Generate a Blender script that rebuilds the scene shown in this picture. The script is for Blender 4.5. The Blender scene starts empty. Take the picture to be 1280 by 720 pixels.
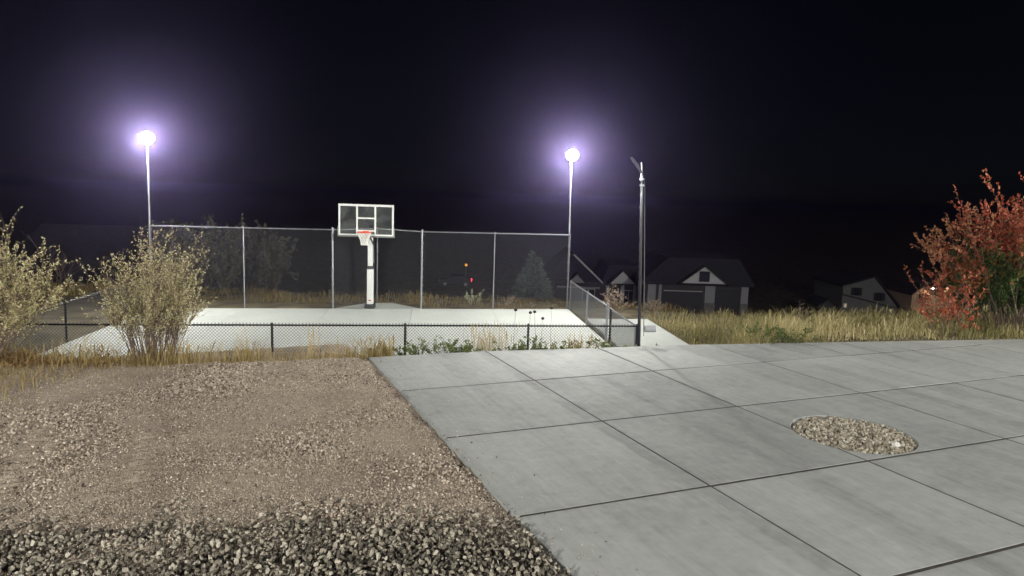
import bpy, bmesh, math, random
import numpy as np
from mathutils import Matrix, Vector

random.seed(7); rng = np.random.default_rng(7)
sc = bpy.context.scene
R = math.radians

# ------------------------------------------------------------------ camera
cam_d = bpy.data.cameras.new('camera'); cam = bpy.data.objects.new('camera', cam_d)
sc.collection.objects.link(cam); sc.camera = cam
fw = Vector((0.38884, 0.91223, -0.12899)); rt = Vector((0.92105, -0.38818, 0.03127)); up = Vector((0.02155, 0.13096, 0.99115))
cam.matrix_world = Matrix(((rt.x, up.x, -fw.x, 0), (rt.y, up.y, -fw.y, 0), (rt.z, up.z, -fw.z, 3.5), (0, 0, 0, 1)))
cam_d.sensor_width = 36; cam_d.lens = 24.92; cam_d.clip_start = 0.05; cam_d.clip_end = 6000
sc.render.resolution_x, sc.render.resolution_y = 1024, 576

# ------------------------------------------------------------------ night sky and moon
MOON_EL, MOON_AZ = R(38), R(205)       # moon high behind the camera
w = bpy.data.worlds.new('World'); sc.world = w; w.use_nodes = True
nt = w.node_tree; nt.nodes.clear()
sky = nt.nodes.new('ShaderNodeTexSky'); sky.sky_type = 'NISHITA'; sky.sun_disc = False
sky.sun_elevation = MOON_EL; sky.sun_rotation = MOON_AZ; sky.dust_density = 0.3; sky.ozone_density = 8.0
bg = nt.nodes.new('ShaderNodeBackground'); bg.inputs['Strength'].default_value = 0.00034
ow = nt.nodes.new('ShaderNodeOutputWorld')
nt.links.new(sky.outputs[0], bg.inputs[0]); nt.links.new(bg.outputs[0], ow.inputs[0])
sun_d = bpy.data.lights.new('moon', 'SUN'); sun_d.energy = 0.06; sun_d.angle = R(0.5); sun_d.color = (0.86, 0.92, 1.0)
sun = bpy.data.objects.new('moon', sun_d); sc.collection.objects.link(sun)
md = Vector((math.sin(MOON_AZ) * math.cos(MOON_EL), math.cos(MOON_AZ) * math.cos(MOON_EL), math.sin(MOON_EL)))
sun.rotation_euler = (-md).to_track_quat('-Z', 'Y').to_euler(); sun.location = (0, 0, 60)
FLOOD = 1750.0        # radiance of the court floodlights
HOUSE = 5000.0         # radiance of the house floodlight behind the camera
HAZE = 0.00095

vs = sc.view_settings
vs.view_transform = 'Standard'; vs.look = 'None'; vs.exposure = 0; vs.gamma = 1; vs.use_curve_mapping = False
cy = sc.cycles
cy.use_denoising = True; cy.max_bounces = 5; cy.transparent_max_bounces = 24; cy.volume_bounces = 0
cy.diffuse_bounces = 2; cy.glossy_bounces = 2; cy.caustics_reflective = False; cy.caustics_refractive = False
cy.sample_clamp_indirect = 6

# ------------------------------------------------------------------ materials
MATS = {}
def mat(name, col, rough=0.8, metal=0.0, var=0.0, scale=8.0, bump=0.0, bscale=None, spec=0.3, emit=None, strength=0, objvar=0.0, trans=0.0):
    if name in MATS: return MATS[name]
    m = bpy.data.materials.new(name); m.use_nodes = True; n = m.node_tree; b = n.nodes['Principled BSDF']
    b.inputs['Roughness'].default_value = rough; b.inputs['Metallic'].default_value = metal
    b.inputs['Specular IOR Level'].default_value = spec
    b.inputs['Base Color'].default_value = (*col, 1)
    if trans: b.inputs['Transmission Weight'].default_value = trans
    if emit: b.inputs['Emission Color'].default_value = (*emit, 1); b.inputs['Emission Strength'].default_value = strength
    geo = n.nodes.new('ShaderNodeNewGeometry')
    if var or objvar:
        nz = n.nodes.new('ShaderNodeTexNoise'); nz.inputs['Scale'].default_value = scale; nz.inputs['Detail'].default_value = 6
        n.links.new(geo.outputs['Position'], nz.inputs['Vector'])
        mr = n.nodes.new('ShaderNodeMapRange'); mr.inputs[1].default_value = .25; mr.inputs[2].default_value = .75
        mr.inputs[3].default_value = 1 - var; mr.inputs[4].default_value = 1 + var
        n.links.new(nz.outputs[0], mr.inputs[0])
        fac = mr.outputs[0]
        if objvar:
            oi = n.nodes.new('ShaderNodeObjectInfo'); m2 = n.nodes.new('ShaderNodeMapRange')
            m2.inputs[3].default_value = 1 - objvar; m2.inputs[4].default_value = 1 + objvar
            n.links.new(oi.outputs['Random'], m2.inputs[0])
            mu = n.nodes.new('ShaderNodeMath'); mu.operation = 'MULTIPLY'
            n.links.new(fac, mu.inputs[0]); n.links.new(m2.outputs[0], mu.inputs[1]); fac = mu.outputs[0]
        vm = n.nodes.new('ShaderNodeVectorMath'); vm.operation = 'SCALE'; vm.inputs[0].default_value = col
        n.links.new(fac, vm.inputs['Scale']); n.links.new(vm.outputs[0], b.inputs['Base Color'])
    if bump:
        nb = n.nodes.new('ShaderNodeTexNoise'); nb.inputs['Scale'].default_value = bscale or scale * 6; nb.inputs['Detail'].default_value = 5
        n.links.new(geo.outputs['Position'], nb.inputs['Vector'])
        bp = n.nodes.new('ShaderNodeBump'); bp.inputs['Strength'].default_value = bump; bp.inputs['Distance'].default_value = 0.02
        n.links.new(nb.outputs[0], bp.inputs['Height']); n.links.new(bp.outputs[0], b.inputs['Normal'])
    MATS[name] = m; return m

def ramp_mat(name, stops, rough=0.7, translucent=0.25, spec=0.2):
    """leaves, blades and stones: colour from a per-face random attribute"""
    m = bpy.data.materials.new(name); m.use_nodes = True; n = m.node_tree; b = n.nodes['Principled BSDF']
    at = n.nodes.new('ShaderNodeAttribute'); at.attribute_name = 'rnd'
    cr = n.nodes.new('ShaderNodeValToRGB')
    e = cr.color_ramp.elements
    while len(e) < len(stops): e.new(0.5)
    for k, (p, c) in enumerate(stops): e[k].position = p; e[k].color = (*c, 1)
    n.links.new(at.outputs['Fac'], cr.inputs[0]); n.links.new(cr.outputs[0], b.inputs['Base Color'])
    b.inputs['Roughness'].default_value = rough; b.inputs['Specular IOR Level'].default_value = spec
    if translucent:
        tr = n.nodes.new('ShaderNodeBsdfTranslucent'); mx = n.nodes.new('ShaderNodeMixShader'); mx.inputs[0].default_value = translucent
        n.links.new(cr.outputs[0], tr.inputs[0]); n.links.new(b.outputs[0], mx.inputs[1]); n.links.new(tr.outputs[0], mx.inputs[2])
        n.links.new(mx.outputs[0], n.nodes['Material Output'].inputs[0])
    MATS[name] = m; return m

def concrete(name, c0, c1, streak=1.0, rot=0.0, rough=0.75):
    m = bpy.data.materials.new(name); m.use_nodes = True; n = m.node_tree; L = n.links; b = n.nodes['Principled BSDF']
    geo = n.nodes.new('ShaderNodeNewGeometry'); oi = n.nodes.new('ShaderNodeObjectInfo')
    def noise(scale, sx=1, sy=1, detail=6, off=0, distort=0):
        mp = n.nodes.new('ShaderNodeMapping'); mp.inputs['Scale'].default_value = (sx, sy, 1); mp.inputs['Rotation'].default_value = (0, 0, rot)
        mp.inputs['Location'].default_value = (off, off * .7, 0)
        t = n.nodes.new('ShaderNodeTexNoise'); t.inputs['Scale'].default_value = scale; t.inputs['Detail'].default_value = detail
        t.inputs['Distortion'].default_value = distort; t.inputs['Roughness'].default_value = .62
        L.new(geo.outputs['Position'], mp.inputs[0]); L.new(mp.outputs[0], t.inputs['Vector']); return t.outputs[0]
    def rng_(v, a, b_, c, d):
        r = n.nodes.new('ShaderNodeMapRange'); r.inputs[1].default_value = a; r.inputs[2].default_value = b_
        r.inputs[3].default_value = c; r.inputs[4].default_value = d; L.new(v, r.inputs[0]); return r.outputs[0]
    def op(o, x, y):
        k = n.nodes.new('ShaderNodeMath'); k.operation = o; L.new(x, k.inputs[0])
        if isinstance(y, (int, float)): k.inputs[1].default_value = y
        else: L.new(y, k.inputs[1])
        return k.outputs[0]
    big = rng_(noise(0.55, detail=5, distort=.6), .3, .7, -.5, .5)
    band = rng_(noise(0.8, 1.5, .09, 4, 3.1), .35, .7, -.5, .5)       # long streaks along the broom direction
    fine = rng_(noise(3.0, 4.5, .3, 6, 9.0), .3, .7, -.5, .5)
    mott = rng_(noise(5.0, detail=8, off=5), .3, .7, -.5, .5)
    sand = rng_(noise(160.0, detail=3), .3, .7, -.5, .5)
    slab = rng_(oi.outputs['Random'], 0, 1, -.5, .5)
    s = op('MULTIPLY', big, .34)
    for v, k in ((band, .26 * streak), (fine, .22 * streak), (mott, .30), (sand, .30), (slab, .34)):
        s = op('ADD', s, op('MULTIPLY', v, k))
    f = op('ADD', s, .5)
    scuff = rng_(noise(7.0, 1, .5, 10, 17, 1.6), .57, .63, 0, 1)
    pale = rng_(noise(2.2, 1.2, .5, 12, 23, 2.2), .60, .66, 0, 1)
    pits = rng_(noise(55, detail=2, off=31), .70, .74, 0, 1)
    f = op('ADD', f, op('MULTIPLY', scuff, -.10)); f = op('ADD', f, op('MULTIPLY', pale, .16)); f = op('ADD', f, op('MULTIPLY', pits, -.3))
    if streak == 1.0:                     # old dirt streaks running along the slabs
        sx_ = n.nodes.new('ShaderNodeSeparateXYZ'); L.new(geo.outputs['Position'], sx_.inputs[0])
        wob = rng_(noise(1.1, detail=4, off=41), 0, 1, -.12, .12); xx = op('ADD', sx_.outputs[0], wob)
        for c_, w__, k_ in ((5.50, .13, -.42), (7.05, .16, -.22), (6.2, .10, .15), (12.3, .22, -.34), (12.75, .12, .18), (14.9, .20, -.3), (10.4, .14, -.2), (17.1, .2, -.25), (4.2, .10, .2)):
            d_ = op('ABSOLUTE', op('SUBTRACT', xx, c_), 0); g_ = rng_(d_, w__ * .55, w__, 1, 0)
            g_ = op('MULTIPLY', g_, rng_(noise(.5, 1, .6, 3, c_ * 3), .38, .62, 0, 1)); f = op('ADD', f, op('MULTIPLY', g_, k_))
        for c_ in (3.03, 5.655, 8.345, 11.30, 13.9):
            d_ = op('ABSOLUTE', op('SUBTRACT', sx_.outputs[0], c_), 0); f = op('ADD', f, op('MULTIPLY', op('MULTIPLY', rng_(d_, .02, .09, 1, 0), rng_(noise(3, detail=5, off=c_), .4, .7, 0, 1)), -.35))
        for c_ in (4.41, 6.77, 9.45, 12.04):
            d_ = op('ABSOLUTE', op('SUBTRACT', sx_.outputs[1], c_), 0); f = op('ADD', f, op('MULTIPLY', op('MULTIPLY', rng_(d_, .02, .09, 1, 0), rng_(noise(3, detail=5, off=c_), .4, .7, 0, 1)), -.35))
    cr = n.nodes.new('ShaderNodeMix'); cr.data_type = 'RGBA'; cr.clamp_factor = False; cr.inputs['A'].default_value = (*c0, 1); cr.inputs['B'].default_value = (*c1, 1)
    L.new(f, cr.inputs['Factor']); L.new(cr.outputs['Result'], b.inputs['Base Color'])
    # small dark scuffs and pale efflorescence
    b.inputs['Roughness'].default_value = rough; b.inputs['Specular IOR Level'].default_value = .35
    h = op('ADD', op('MULTIPLY', noise(60, 1, .12, 4), .6), op('MULTIPLY', noise(220, detail=2), .5))
    bp = n.nodes.new('ShaderNodeBump'); bp.inputs['Strength'].default_value = .35; bp.inputs['Distance'].default_value = .004
    L.new(h, bp.inputs['Height']); L.new(bp.outputs[0], b.inputs['Normal'])
    MATS[name] = m; return m

# ------------------------------------------------------------------ mesh helpers
COL = sc.collection
def tag(o, label=None, cat=None, group=None, kind=None):
    if label: o['label'] = label
    if cat: o['category'] = cat
    if group: o['group'] = group
    if kind: o['kind'] = kind
    return o
def empty(name, loc=(0, 0, 0), rz=0.0):
    o = bpy.data.objects.new(name, None); COL.objects.link(o); o.location = loc; o.rotation_euler = (0, 0, rz)
    o.empty_display_size = .2; return o

class MB:
    def __init__(s): s.v = []; s.f = []; s.a = []
    def add(s, v, f, a=None):
        o = len(s.v); s.v += [tuple(p) for p in v]; s.f += [tuple(i + o for i in q) for q in f]
        s.a += [a if a is not None else 0.5] * len(f); return s
    def box(s, x0, x1, y0, y1, z0, z1, M=None):
        v = [(x, y, z) for z in (z0, z1) for y in (y0, y1) for x in (x0, x1)]
        if M is not None: v = [tuple(M @ Vector(p)) for p in v]
        return s.add(v, [(0, 2, 3, 1), (4, 5, 7, 6), (0, 1, 5, 4), (2, 6, 7, 3), (0, 4, 6, 2), (1, 3, 7, 5)])
    def cbox(s, c, d, M=None):
        return s.box(c[0] - d[0] / 2, c[0] + d[0] / 2, c[1] - d[1] / 2, c[1] + d[1] / 2, c[2] - d[2] / 2, c[2] + d[2] / 2, M)
    def bar(s, p, q, wx, wy):
        p = Vector(p); q = Vector(q); d = (q - p); l = d.length
        M = Matrix.Translation(p) @ d.to_track_quat('Z', 'Y').to_matrix().to_4x4()
        return s.box(-wx / 2, wx / 2, -wy / 2, wy / 2, 0, l, M)
    def tube(s, pts, rad, n=8, cap=True, a=None):
        pts = [Vector(p) for p in pts]; rad = [rad] * len(pts) if isinstance(rad, (int, float)) else rad
        V = []; F = []
        t0 = (pts[1] - pts[0]).normalized(); ref = Vector((0, 0, 1)) if abs(t0.z) < .9 else Vector((1, 0, 0))
        u = t0.cross(ref).normalized()
        for i, p in enumerate(pts):
            t = (pts[min(i + 1, len(pts) - 1)] - pts[max(i - 1, 0)]).normalized()
            u = (u - t * u.dot(t)).normalized(); v = t.cross(u)
            for k in range(n):
                an = 2 * math.pi * k / n; V.append(p + (u * math.cos(an) + v * math.sin(an)) * rad[i])
        for i in range(len(pts) - 1):
            for k in range(n):
                F.append((i * n + k, i * n + (k + 1) % n, (i + 1) * n + (k + 1) % n, (i + 1) * n + k))
        if cap: F.append(tuple(range(n - 1, -1, -1))); F.append(tuple(range((len(pts) - 1) * n, len(pts) * n)))
        return s.add(V, F, a)
    def prism(s, poly, y0, y1):      # polygon in xz extruded along y
        n = len(poly); v = [(x, y0, z) for x, z in poly] + [(x, y1, z) for x, z in poly]
        f = [tuple(range(n)), tuple(range(2 * n - 1, n - 1, -1))] + [(i, i + n, (i + 1) % n + n, (i + 1) % n) for i in range(n)]
        return s.add(v, f)
    def slab(s, poly, z0, z1):       # polygon in xy extruded along z
        n = len(poly); v = [(x, y, z0) for x, y in poly] + [(x, y, z1) for x, y in poly]
        f = [tuple(range(n - 1, -1, -1)), tuple(range(n, 2 * n))] + [(i, (i + 1) % n, (i + 1) % n + n, i + n) for i in range(n)]
        return s.add(v, f)
    def build(s, name, m, parent=None, bevel=0, smooth=False, attr=False, origin=None):
        me = bpy.data.meshes.new(name)
        v = s.v if origin is None else [(p[0] - origin[0], p[1] - origin[1], p[2] - origin[2]) for p in s.v]
        me.from_pydata(v, [], s.f)
        if attr:
            at = me.attributes.new('rnd', 'FLOAT', 'FACE'); at.data.foreach_set('value', s.a)
        if bevel or not attr:
            bm = bmesh.new(); bm.from_mesh(me)
            if bevel: bmesh.ops.bevel(bm, geom=bm.edges[:], offset=bevel, segments=2, affect='EDGES', profile=.5, clamp_overlap=True)
            bmesh.ops.recalc_face_normals(bm, faces=bm.faces); bm.to_mesh(me); bm.free()
        if smooth: me.polygons.foreach_set('use_smooth', [True] * len(me.polygons))
        me.materials.append(m); me.update()
        o = bpy.data.objects.new(name, me); COL.objects.link(o)
        if origin is not None: o.location = origin
        if parent: o.parent = parent
        return o

def np_mesh(name, V, F, m, parent=None, attr=None, smooth=False):
    """V (n,3); F (k,3) or (k,4)"""
    me = bpy.data.meshes.new(name); V = np.ascontiguousarray(V, np.float32); F = np.ascontiguousarray(F, np.int32)
    k = F.shape[1]
    me.vertices.add(len(V)); me.vertices.foreach_set('co', V.ravel())
    me.loops.add(F.size); me.loops.foreach_set('vertex_index', F.ravel())
    me.polygons.add(len(F)); me.polygons.foreach_set('loop_start', np.arange(0, F.size, k, dtype=np.int32))
    me.polygons.foreach_set('loop_total', np.full(len(F), k, np.int32))
    if smooth: me.polygons.foreach_set('use_smooth', np.ones(len(F), bool))
    me.update(calc_edges=True)
    if attr is not None:
        at = me.attributes.new('rnd', 'FLOAT', 'FACE'); at.data.foreach_set('value', np.ascontiguousarray(attr, np.float32))
    me.materials.append(m)
    o = bpy.data.objects.new(name, me); COL.objects.link(o)
    if parent: o.parent = parent
    return o

def rand_rot(n):
    q = rng.normal(size=(n, 4)); q /= np.linalg.norm(q, axis=1)[:, None]; w_, x, y, z = q.T
    return np.stack([1 - 2 * (y * y + z * z), 2 * (x * y - z * w_), 2 * (x * z + y * w_), 2 * (x * y + z * w_), 1 - 2 * (x * x + z * z), 2 * (y * z - x * w_),
                     2 * (x * z - y * w_), 2 * (y * z + x * w_), 1 - 2 * (x * x + y * y)], 1).reshape(n, 3, 3)

def scatter(P, size, T, TF, stretch=.35):
    """copies of a template (verts T, tris TF) at P"""
    n = len(P); M = rand_rot(n); S = 1 + stretch * (rng.random((n, 3)) * 2 - 1); S[:, 2] *= .8
    V = np.einsum('nij,nkj->nki', M, T[None] * S[:, None] * np.asarray(size)[:, None, None]) + P[:, None]
    F = TF[None] + (np.arange(n) * len(T))[:, None, None]
    return V.reshape(-1, 3), F.reshape(-1, 3)

_NT = {}
def vnoise(x, y, s, seed=0):
    """smooth value noise"""
    if seed not in _NT: _NT[seed] = np.random.default_rng(seed).random((257, 257))
    r = _NT[seed]; x = np.asarray(x) / s + 100; y = np.asarray(y) / s + 100
    i = np.floor(x).astype(int); j = np.floor(y).astype(int); u = x - i; v = y - j; u = u * u * (3 - 2 * u); v = v * v * (3 - 2 * v)
    g = lambda a, b: r[a % 256, b % 256]
    return (g(i, j) * (1 - u) + g(i + 1, j) * u) * (1 - v) + (g(i, j + 1) * (1 - u) + g(i + 1, j + 1) * u) * v

def ico(sub=1):
    bm = bmesh.new(); bmesh.ops.create_icosphere(bm, subdivisions=sub, radius=1); bmesh.ops.triangulate(bm, faces=bm.faces)
    v = np.array([p.co[:] for p in bm.verts]); f = np.array([[q.index for q in p.verts] for p in bm.faces]); bm.free(); return v, f
ICO_V, ICO_F = ico(1)
OCT_V = np.array([(1, 0, 0), (-1, 0, 0), (0, 1, 0), (0, -1, 0), (0, 0, 1), (0, 0, -1)], float)
OCT_F = np.array([(0, 2, 4), (2, 1, 4), (1, 3, 4), (3, 0, 4), (2, 0, 5), (1, 2, 5), (3, 1, 5), (0, 3, 5)])

# material set
M_CON = concrete('patio_concrete', (0.235, 0.245, 0.235), (0.465, 0.48, 0.462))
M_COURT = concrete('court_concrete', (0.38, 0.40, 0.375), (0.53, 0.555, 0.52), streak=.5, rot=R(12.8))
M_GALV = mat('galvanised_steel', (0.28, 0.29, 0.31), .42, .75, var=.12, scale=30)
M_WIRE = mat('galvanised_wire', (0.17, 0.175, 0.19), .5, .4)
M_BLACK = mat('black_vinyl_steel', (0.014, 0.014, 0.015), .45, 0, spec=.3)
M_BWIRE = mat('black_vinyl_wire', (0.03, 0.033, 0.03), .5)
M_WHITE = mat('white_paint', (0.84, 0.86, 0.83), .45, var=.05, scale=12)
M_DGREY = mat('dark_grey_plastic', (0.06, 0.062, 0.065), .5, var=.1)
M_LED = mat('flood_lens', (0.9, 0.9, 0.9), .3, emit=(1.0, 0.985, 0.93), strength=FLOOD * 1.42)
M_TWIG = mat('twig_bark', (0.17, 0.125, 0.10), .85, var=.3, scale=20)
M_DTWIG = mat('dark_twig_bark', (0.10, 0.08, 0.07), .85, var=.3, scale=20)
M_STRAW = ramp_mat('dry_grass', [(0, (.16, .11, .045)), (.35, (.33, .25, .10)), (.7, (.46, .36, .17)), (1, (.20, .22, .07))], translucent=.3)
M_FIELD = ramp_mat('field_grass', [(0, (.09, .10, .035)), (.3, (.24, .22, .085)), (.65, (.42, .36, .17)), (1, (.60, .52, .30))], translucent=.3)

# ------------------------------------------------------------------ terrain
EX = [-30, -8, -3.78, -0.27, 2.67, 2.92, 5.66, 8.26, 10.78, 13.81, 16.17, 18.65, 20.7, 40]
EY = [19.5, 17.0, 16.0, 15.05, 14.75, 14.74, 14.68, 14.32, 14.04, 13.51, 13.09, 12.64, 12.24, 8.5]
WX = [-30, -5, 4, 8, 9.6, 12, 13.5, 16, 25, 60]; WW = [2.5, 1.9, 1.3, .6, .38, .6, 3, 8, 9, 9]
FL, FR, NR, NL = Vector((-1.84, 26.28)), Vector((12.14, 23.10)), Vector((9.6, 14.5)), Vector((-4.35, 18.15))
CZ = -0.61
def sstep(t): t = np.clip(t, 0, 1); return t * t * (3 - 2 * t)
def edge_y(x): return np.interp(x, EX, EY)
def ground_z(x, y):
    x = np.asarray(x, float); y = np.asarray(y, float)
    e = edge_y(x); z = -0.03 - .63 * sstep((y - e) / np.interp(x, WX, WW))
    z = z + .05 * (vnoise(x, y, 1.3, 3) - .5) * sstep((y - e) / .6)
    t = .3921 * x + .9199 * y; s = .9199 * x - .3921 * y
    tc = 27.6 - 3.2 * sstep((s - 3) / 4) + 1.2 * (vnoise(s, s * 0, 6, 5) - .5)
    k = np.maximum(t - tc, 0); z = z - .165 * np.where(k < 3, k * k / 6, k - 1.5) * 1.0
    z = np.maximum(z, -9.0)
    return z
xs = np.r_[-1500, -900, -500, -300, -180, -110, -70, -45, -30, np.arange(-22, 32, .3), np.linspace(32, 110, 40), 150, 220, 320, 500, 900, 1500, 2200]
ys = np.r_[-300, -100, -40, -15, -5, np.arange(-1, 34, .3), np.linspace(34, 110, 50), 150, 220, 320, 500, 900, 1500, 2400]
GX, GY = np.meshgrid(xs, ys); GZ = ground_z(GX, GY)
under = (GY < edge_y(GX) - .25) & (GX < 40) & (GX > -30) & (GY > -12); GZ[under] = -.25
nx, ny = len(xs), len(ys); idx = np.arange(nx * ny).reshape(ny, nx)
F = np.stack([idx[:-1, :-1], idx[:-1, 1:], idx[1:, 1:], idx[1:, :-1]], -1).reshape(-1, 4)
def soil_mat():
    m = bpy.data.materials.new('dry_soil'); m.use_nodes = True; n = m.node_tree; L = n.links; b = n.nodes['Principled BSDF']
    geo = n.nodes.new('ShaderNodeNewGeometry')
    t = n.nodes.new('ShaderNodeTexNoise'); t.inputs['Scale'].default_value = 1.3; t.inputs['Detail'].default_value = 9; L.new(geo.outputs['Position'], t.inputs['Vector'])
    cr = n.nodes.new('ShaderNodeValToRGB'); e = cr.color_ramp.elements; e[0].position = .32; e[0].color = (.075, .06, .04, 1); e[1].position = .72; e[1].color = (.21, .18, .12, 1)
    e2 = e.new(.5); e2.color = (.14, .12, .075, 1)
    L.new(t.outputs[0], cr.inputs[0]); L.new(cr.outputs[0], b.inputs['Base Color']); b.inputs['Roughness'].default_value = .95; b.inputs['Specular IOR Level'].default_value = .1
    t2 = n.nodes.new('ShaderNodeTexNoise'); t2.inputs['Scale'].default_value = 26; t2.inputs['Detail'].default_value = 6; L.new(geo.outputs['Position'], t2.inputs['Vector'])
    bp = n.nodes.new('ShaderNodeBump'); bp.inputs['Strength'].default_value = .8; bp.inputs['Distance'].default_value = .05; L.new(t2.outputs[0], bp.inputs['Height']); L.new(bp.outputs[0], b.inputs['Normal'])
    return m
M_SOIL = soil_mat()
o = np_mesh('ground', np.stack([GX, GY, GZ], -1).reshape(-1, 3), F, M_SOIL, smooth=True); tag(o, kind='structure')

# ------------------------------------------------------------------ driveway of single slabs
drive = empty('driveway'); tag(drive, kind='structure')
BX = [3.03, 5.655, 8.345, 11.30, 13.9, 16.0, 18.6, 21.3, 24.0]
AY = [-1.0, 1.75, 4.41, 6.77, 9.45, 12.04]
CX, CYY, CR = 9.13, 7.72, 0.90
GAP, GAPA = 0.017, 0.026
def clip_top(x0, x1, y0):           # far edge follows the bent driveway end
    pts = [(x1, float(edge_y(x1)))]
    for ex, ey in sorted(zip(EX, EY), reverse=True):
        if x0 + .02 < ex < x1 - .02: pts.append((ex, ey))
    pts.append((x0, float(edge_y(x0)))); return pts
def slab_obj(poly, dz, parent, m, zt=0.0, th=.12, name='slab', bev=.005):
    mb = MB(); mb.slab(poly, zt - th, zt + dz)
    me = bpy.data.meshes.new(name); bm = bmesh.new(); vv = [bm.verts.new(p) for p in mb.v]
    for f in mb.f: bm.faces.new([vv[i] for i in f])
    bmesh.ops.recalc_face_normals(bm, faces=bm.faces)
    top = [e for e in bm.edges if all(abs(v.co.z - (zt + dz)) < 1e-6 for v in e.verts)]
    bmesh.ops.bevel(bm, geom=top, offset=bev, segments=2, affect='EDGES', profile=.5)
    bmesh.ops.triangulate(bm, faces=[f for f in bm.faces if len(f.verts) > 4], ngon_method='EAR_CLIP')
    bm.to_mesh(me); bm.free(); me.materials.append(m)
    o = bpy.data.objects.new(name, me); COL.objects.link(o); o.parent = parent; return o
def arc(a0, a1, n): return [(CX + CR * math.cos(a0 + (a1 - a0) * i / n), CYY + CR * math.sin(a0 + (a1 - a0) * i / n)) for i in range(n + 1)]
for i in range(len(BX) - 1):
    for j in range(len(AY)):
        x0, x1, y0 = BX[i] + GAP, BX[i + 1] - GAP, AY[j] + GAPA
        if i == 0: x0 = BX[0]
        if j == len(AY) - 1 or edge_y(x1) < AY[j + 1] + .35:
            if edge_y(x1) < y0 + .3: continue
            poly = [(x0, y0), (x1, y0)] + clip_top(x0, x1, y0)
        else: poly = [(x0, y0), (x1, y0), (x1, AY[j + 1] - GAPA), (x0, AY[j + 1] - GAPA)]
        if i in (1, 2) and j == 3:          # the round planting hole bites into these two slabs
            y1 = AY[4] - GAPA
            if i == 1:
                h = math.sqrt(CR ** 2 - (x1 - CX) ** 2); a = math.atan2(h, x1 - CX)
                poly = [(x0, y0), (x1, y0)] + arc(2 * math.pi - a, a, 12) + [(x1, y1), (x0, y1)]
            else:
                h = math.sqrt(CR ** 2 - (x0 - CX) ** 2); a = math.atan2(h, x0 - CX)
                poly = [(x0, y0), (x1, y0), (x1, y1), (x0, y1)] + arc(a, -a, 48)
        slab_obj(poly, random.uniform(-.003, .003), drive, M_CON)

# dark filler in the joints, just below the slab tops
M_FILL = mat('joint_filler', (.05, .043, .038), .95, var=.3, scale=15)
for x in BX[1:-1]: MB().box(x - GAP + .001, x + GAP - .001, AY[0], float(edge_y(x)) - .01, -.11, -.007).build('joint_filler', M_FILL, drive) if x != BX[2] else [MB().box(x - GAP + .001, x + GAP - .001, a, b, -.11, -.007).build('joint_filler', M_FILL, drive) for a, b in ((AY[0], 7.28), (8.16, float(edge_y(x)) - .01))]
for y in AY[1:]:
    for i in range(len(BX) - 1):
        if edge_y(BX[i + 1]) > y + .3: MB().box(BX[i] + GAP + (.03 if i == 0 else 0), BX[i + 1] - GAP, y - GAPA + .001, y + GAPA - .001, -.11, -.007).build('joint_filler', M_FILL, drive)

# ------------------------------------------------------------------ court slabs
court = empty('court'); tag(court, kind='structure')
def bil(u, v):
    p = FL.lerp(FR, u); q = NL.lerp(NR, u); return p.lerp(q, v)
NU, NV = 5, 3
for i in range(NU):
    for j in range(NV):
        e = .0003
        c = [bil(i / NU + e, j / NV + e), bil((i + 1) / NU - e, j / NV + e), bil((i + 1) / NU - e, (j + 1) / NV - e), bil(i / NU + e, (j + 1) / NV - e)]
        slab_obj([tuple(p) for p in c][::-1], random.uniform(-.001, .001), court, M_COURT, zt=CZ, th=.1, bev=.005)
fu = lambda x: FL + (FR - FL) * ((x + 1.84) / 13.98)
B1, B2, BC = fu(3.85), fu(6.85), Vector((5.62, 25.95))
vb = Vector((.222, .975))
slab_obj([tuple(B1 + vb * .012), tuple(B2 + vb * .012), tuple(BC + Vector((.55, -.05))), tuple(BC + Vector((-.35, .05)))], 0, court, M_COURT, zt=CZ, th=.1, bev=.005)
walk = empty('walkway'); tag(walk, kind='structure')
wa, wb = Vector((11.72, 20.95)), Vector((13.82, 20.40)); wd = Vector((-.297, -.955))
for k in range(3):
    p, q = wa + wd * (2.2 * k), wb + wd * (2.2 * k); p2, q2 = wa + wd * (2.2 * k + 2.19), wb + wd * (2.2 * k + 2.19)
    slab_obj([tuple(p), tuple(p2), tuple(q2), tuple(q)], 0, walk, M_COURT, zt=-.58, th=.12, bev=.005)

# ------------------------------------------------------------------ gravel yard (left)
def gravel_z(x, y):
    z = .03 * (vnoise(x, y, .9, 11) - .5) + .07 * (vnoise(x, y, 2.7, 12) - .5) + .030 * (vnoise(x, y, .14, 13) - .5) + .03 * (vnoise(x, y, .33, 15) - .5)
    # two worn tyre tracks with tread ridges
    for c, ph in ((-0.75, 0.0), (-2.15, .6)):
        cx = c + .10 * np.sin(y * .5 + ph) - .05 * (y - 9)
        on = np.exp(-((x - cx) / .22) ** 4) * sstep((y - 8.7) / .4) * sstep((12.2 - y) / .8) * (vnoise(x, y, .8, 14) * .9 + .25)
        z = z + on * (.034 * np.sin((y + .35 * np.abs(x - cx)) * 2 * math.pi / .17) - .012)
    z = z - .055 * sstep((x - 2.7) / .3)      # slab stands a little proud at its edge
    z = z - .22 * sstep((y - edge_y(x) + .1) / .7)
    return z
gx = np.arange(-9.0, 3.031, .05); gx = np.r_[gx[gx < 3.0], 3.029]; gy = np.arange(3.0, 17.2, .05)
X, Y = np.meshgrid(gx, gy); Zg = gravel_z(X, Y)
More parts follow.
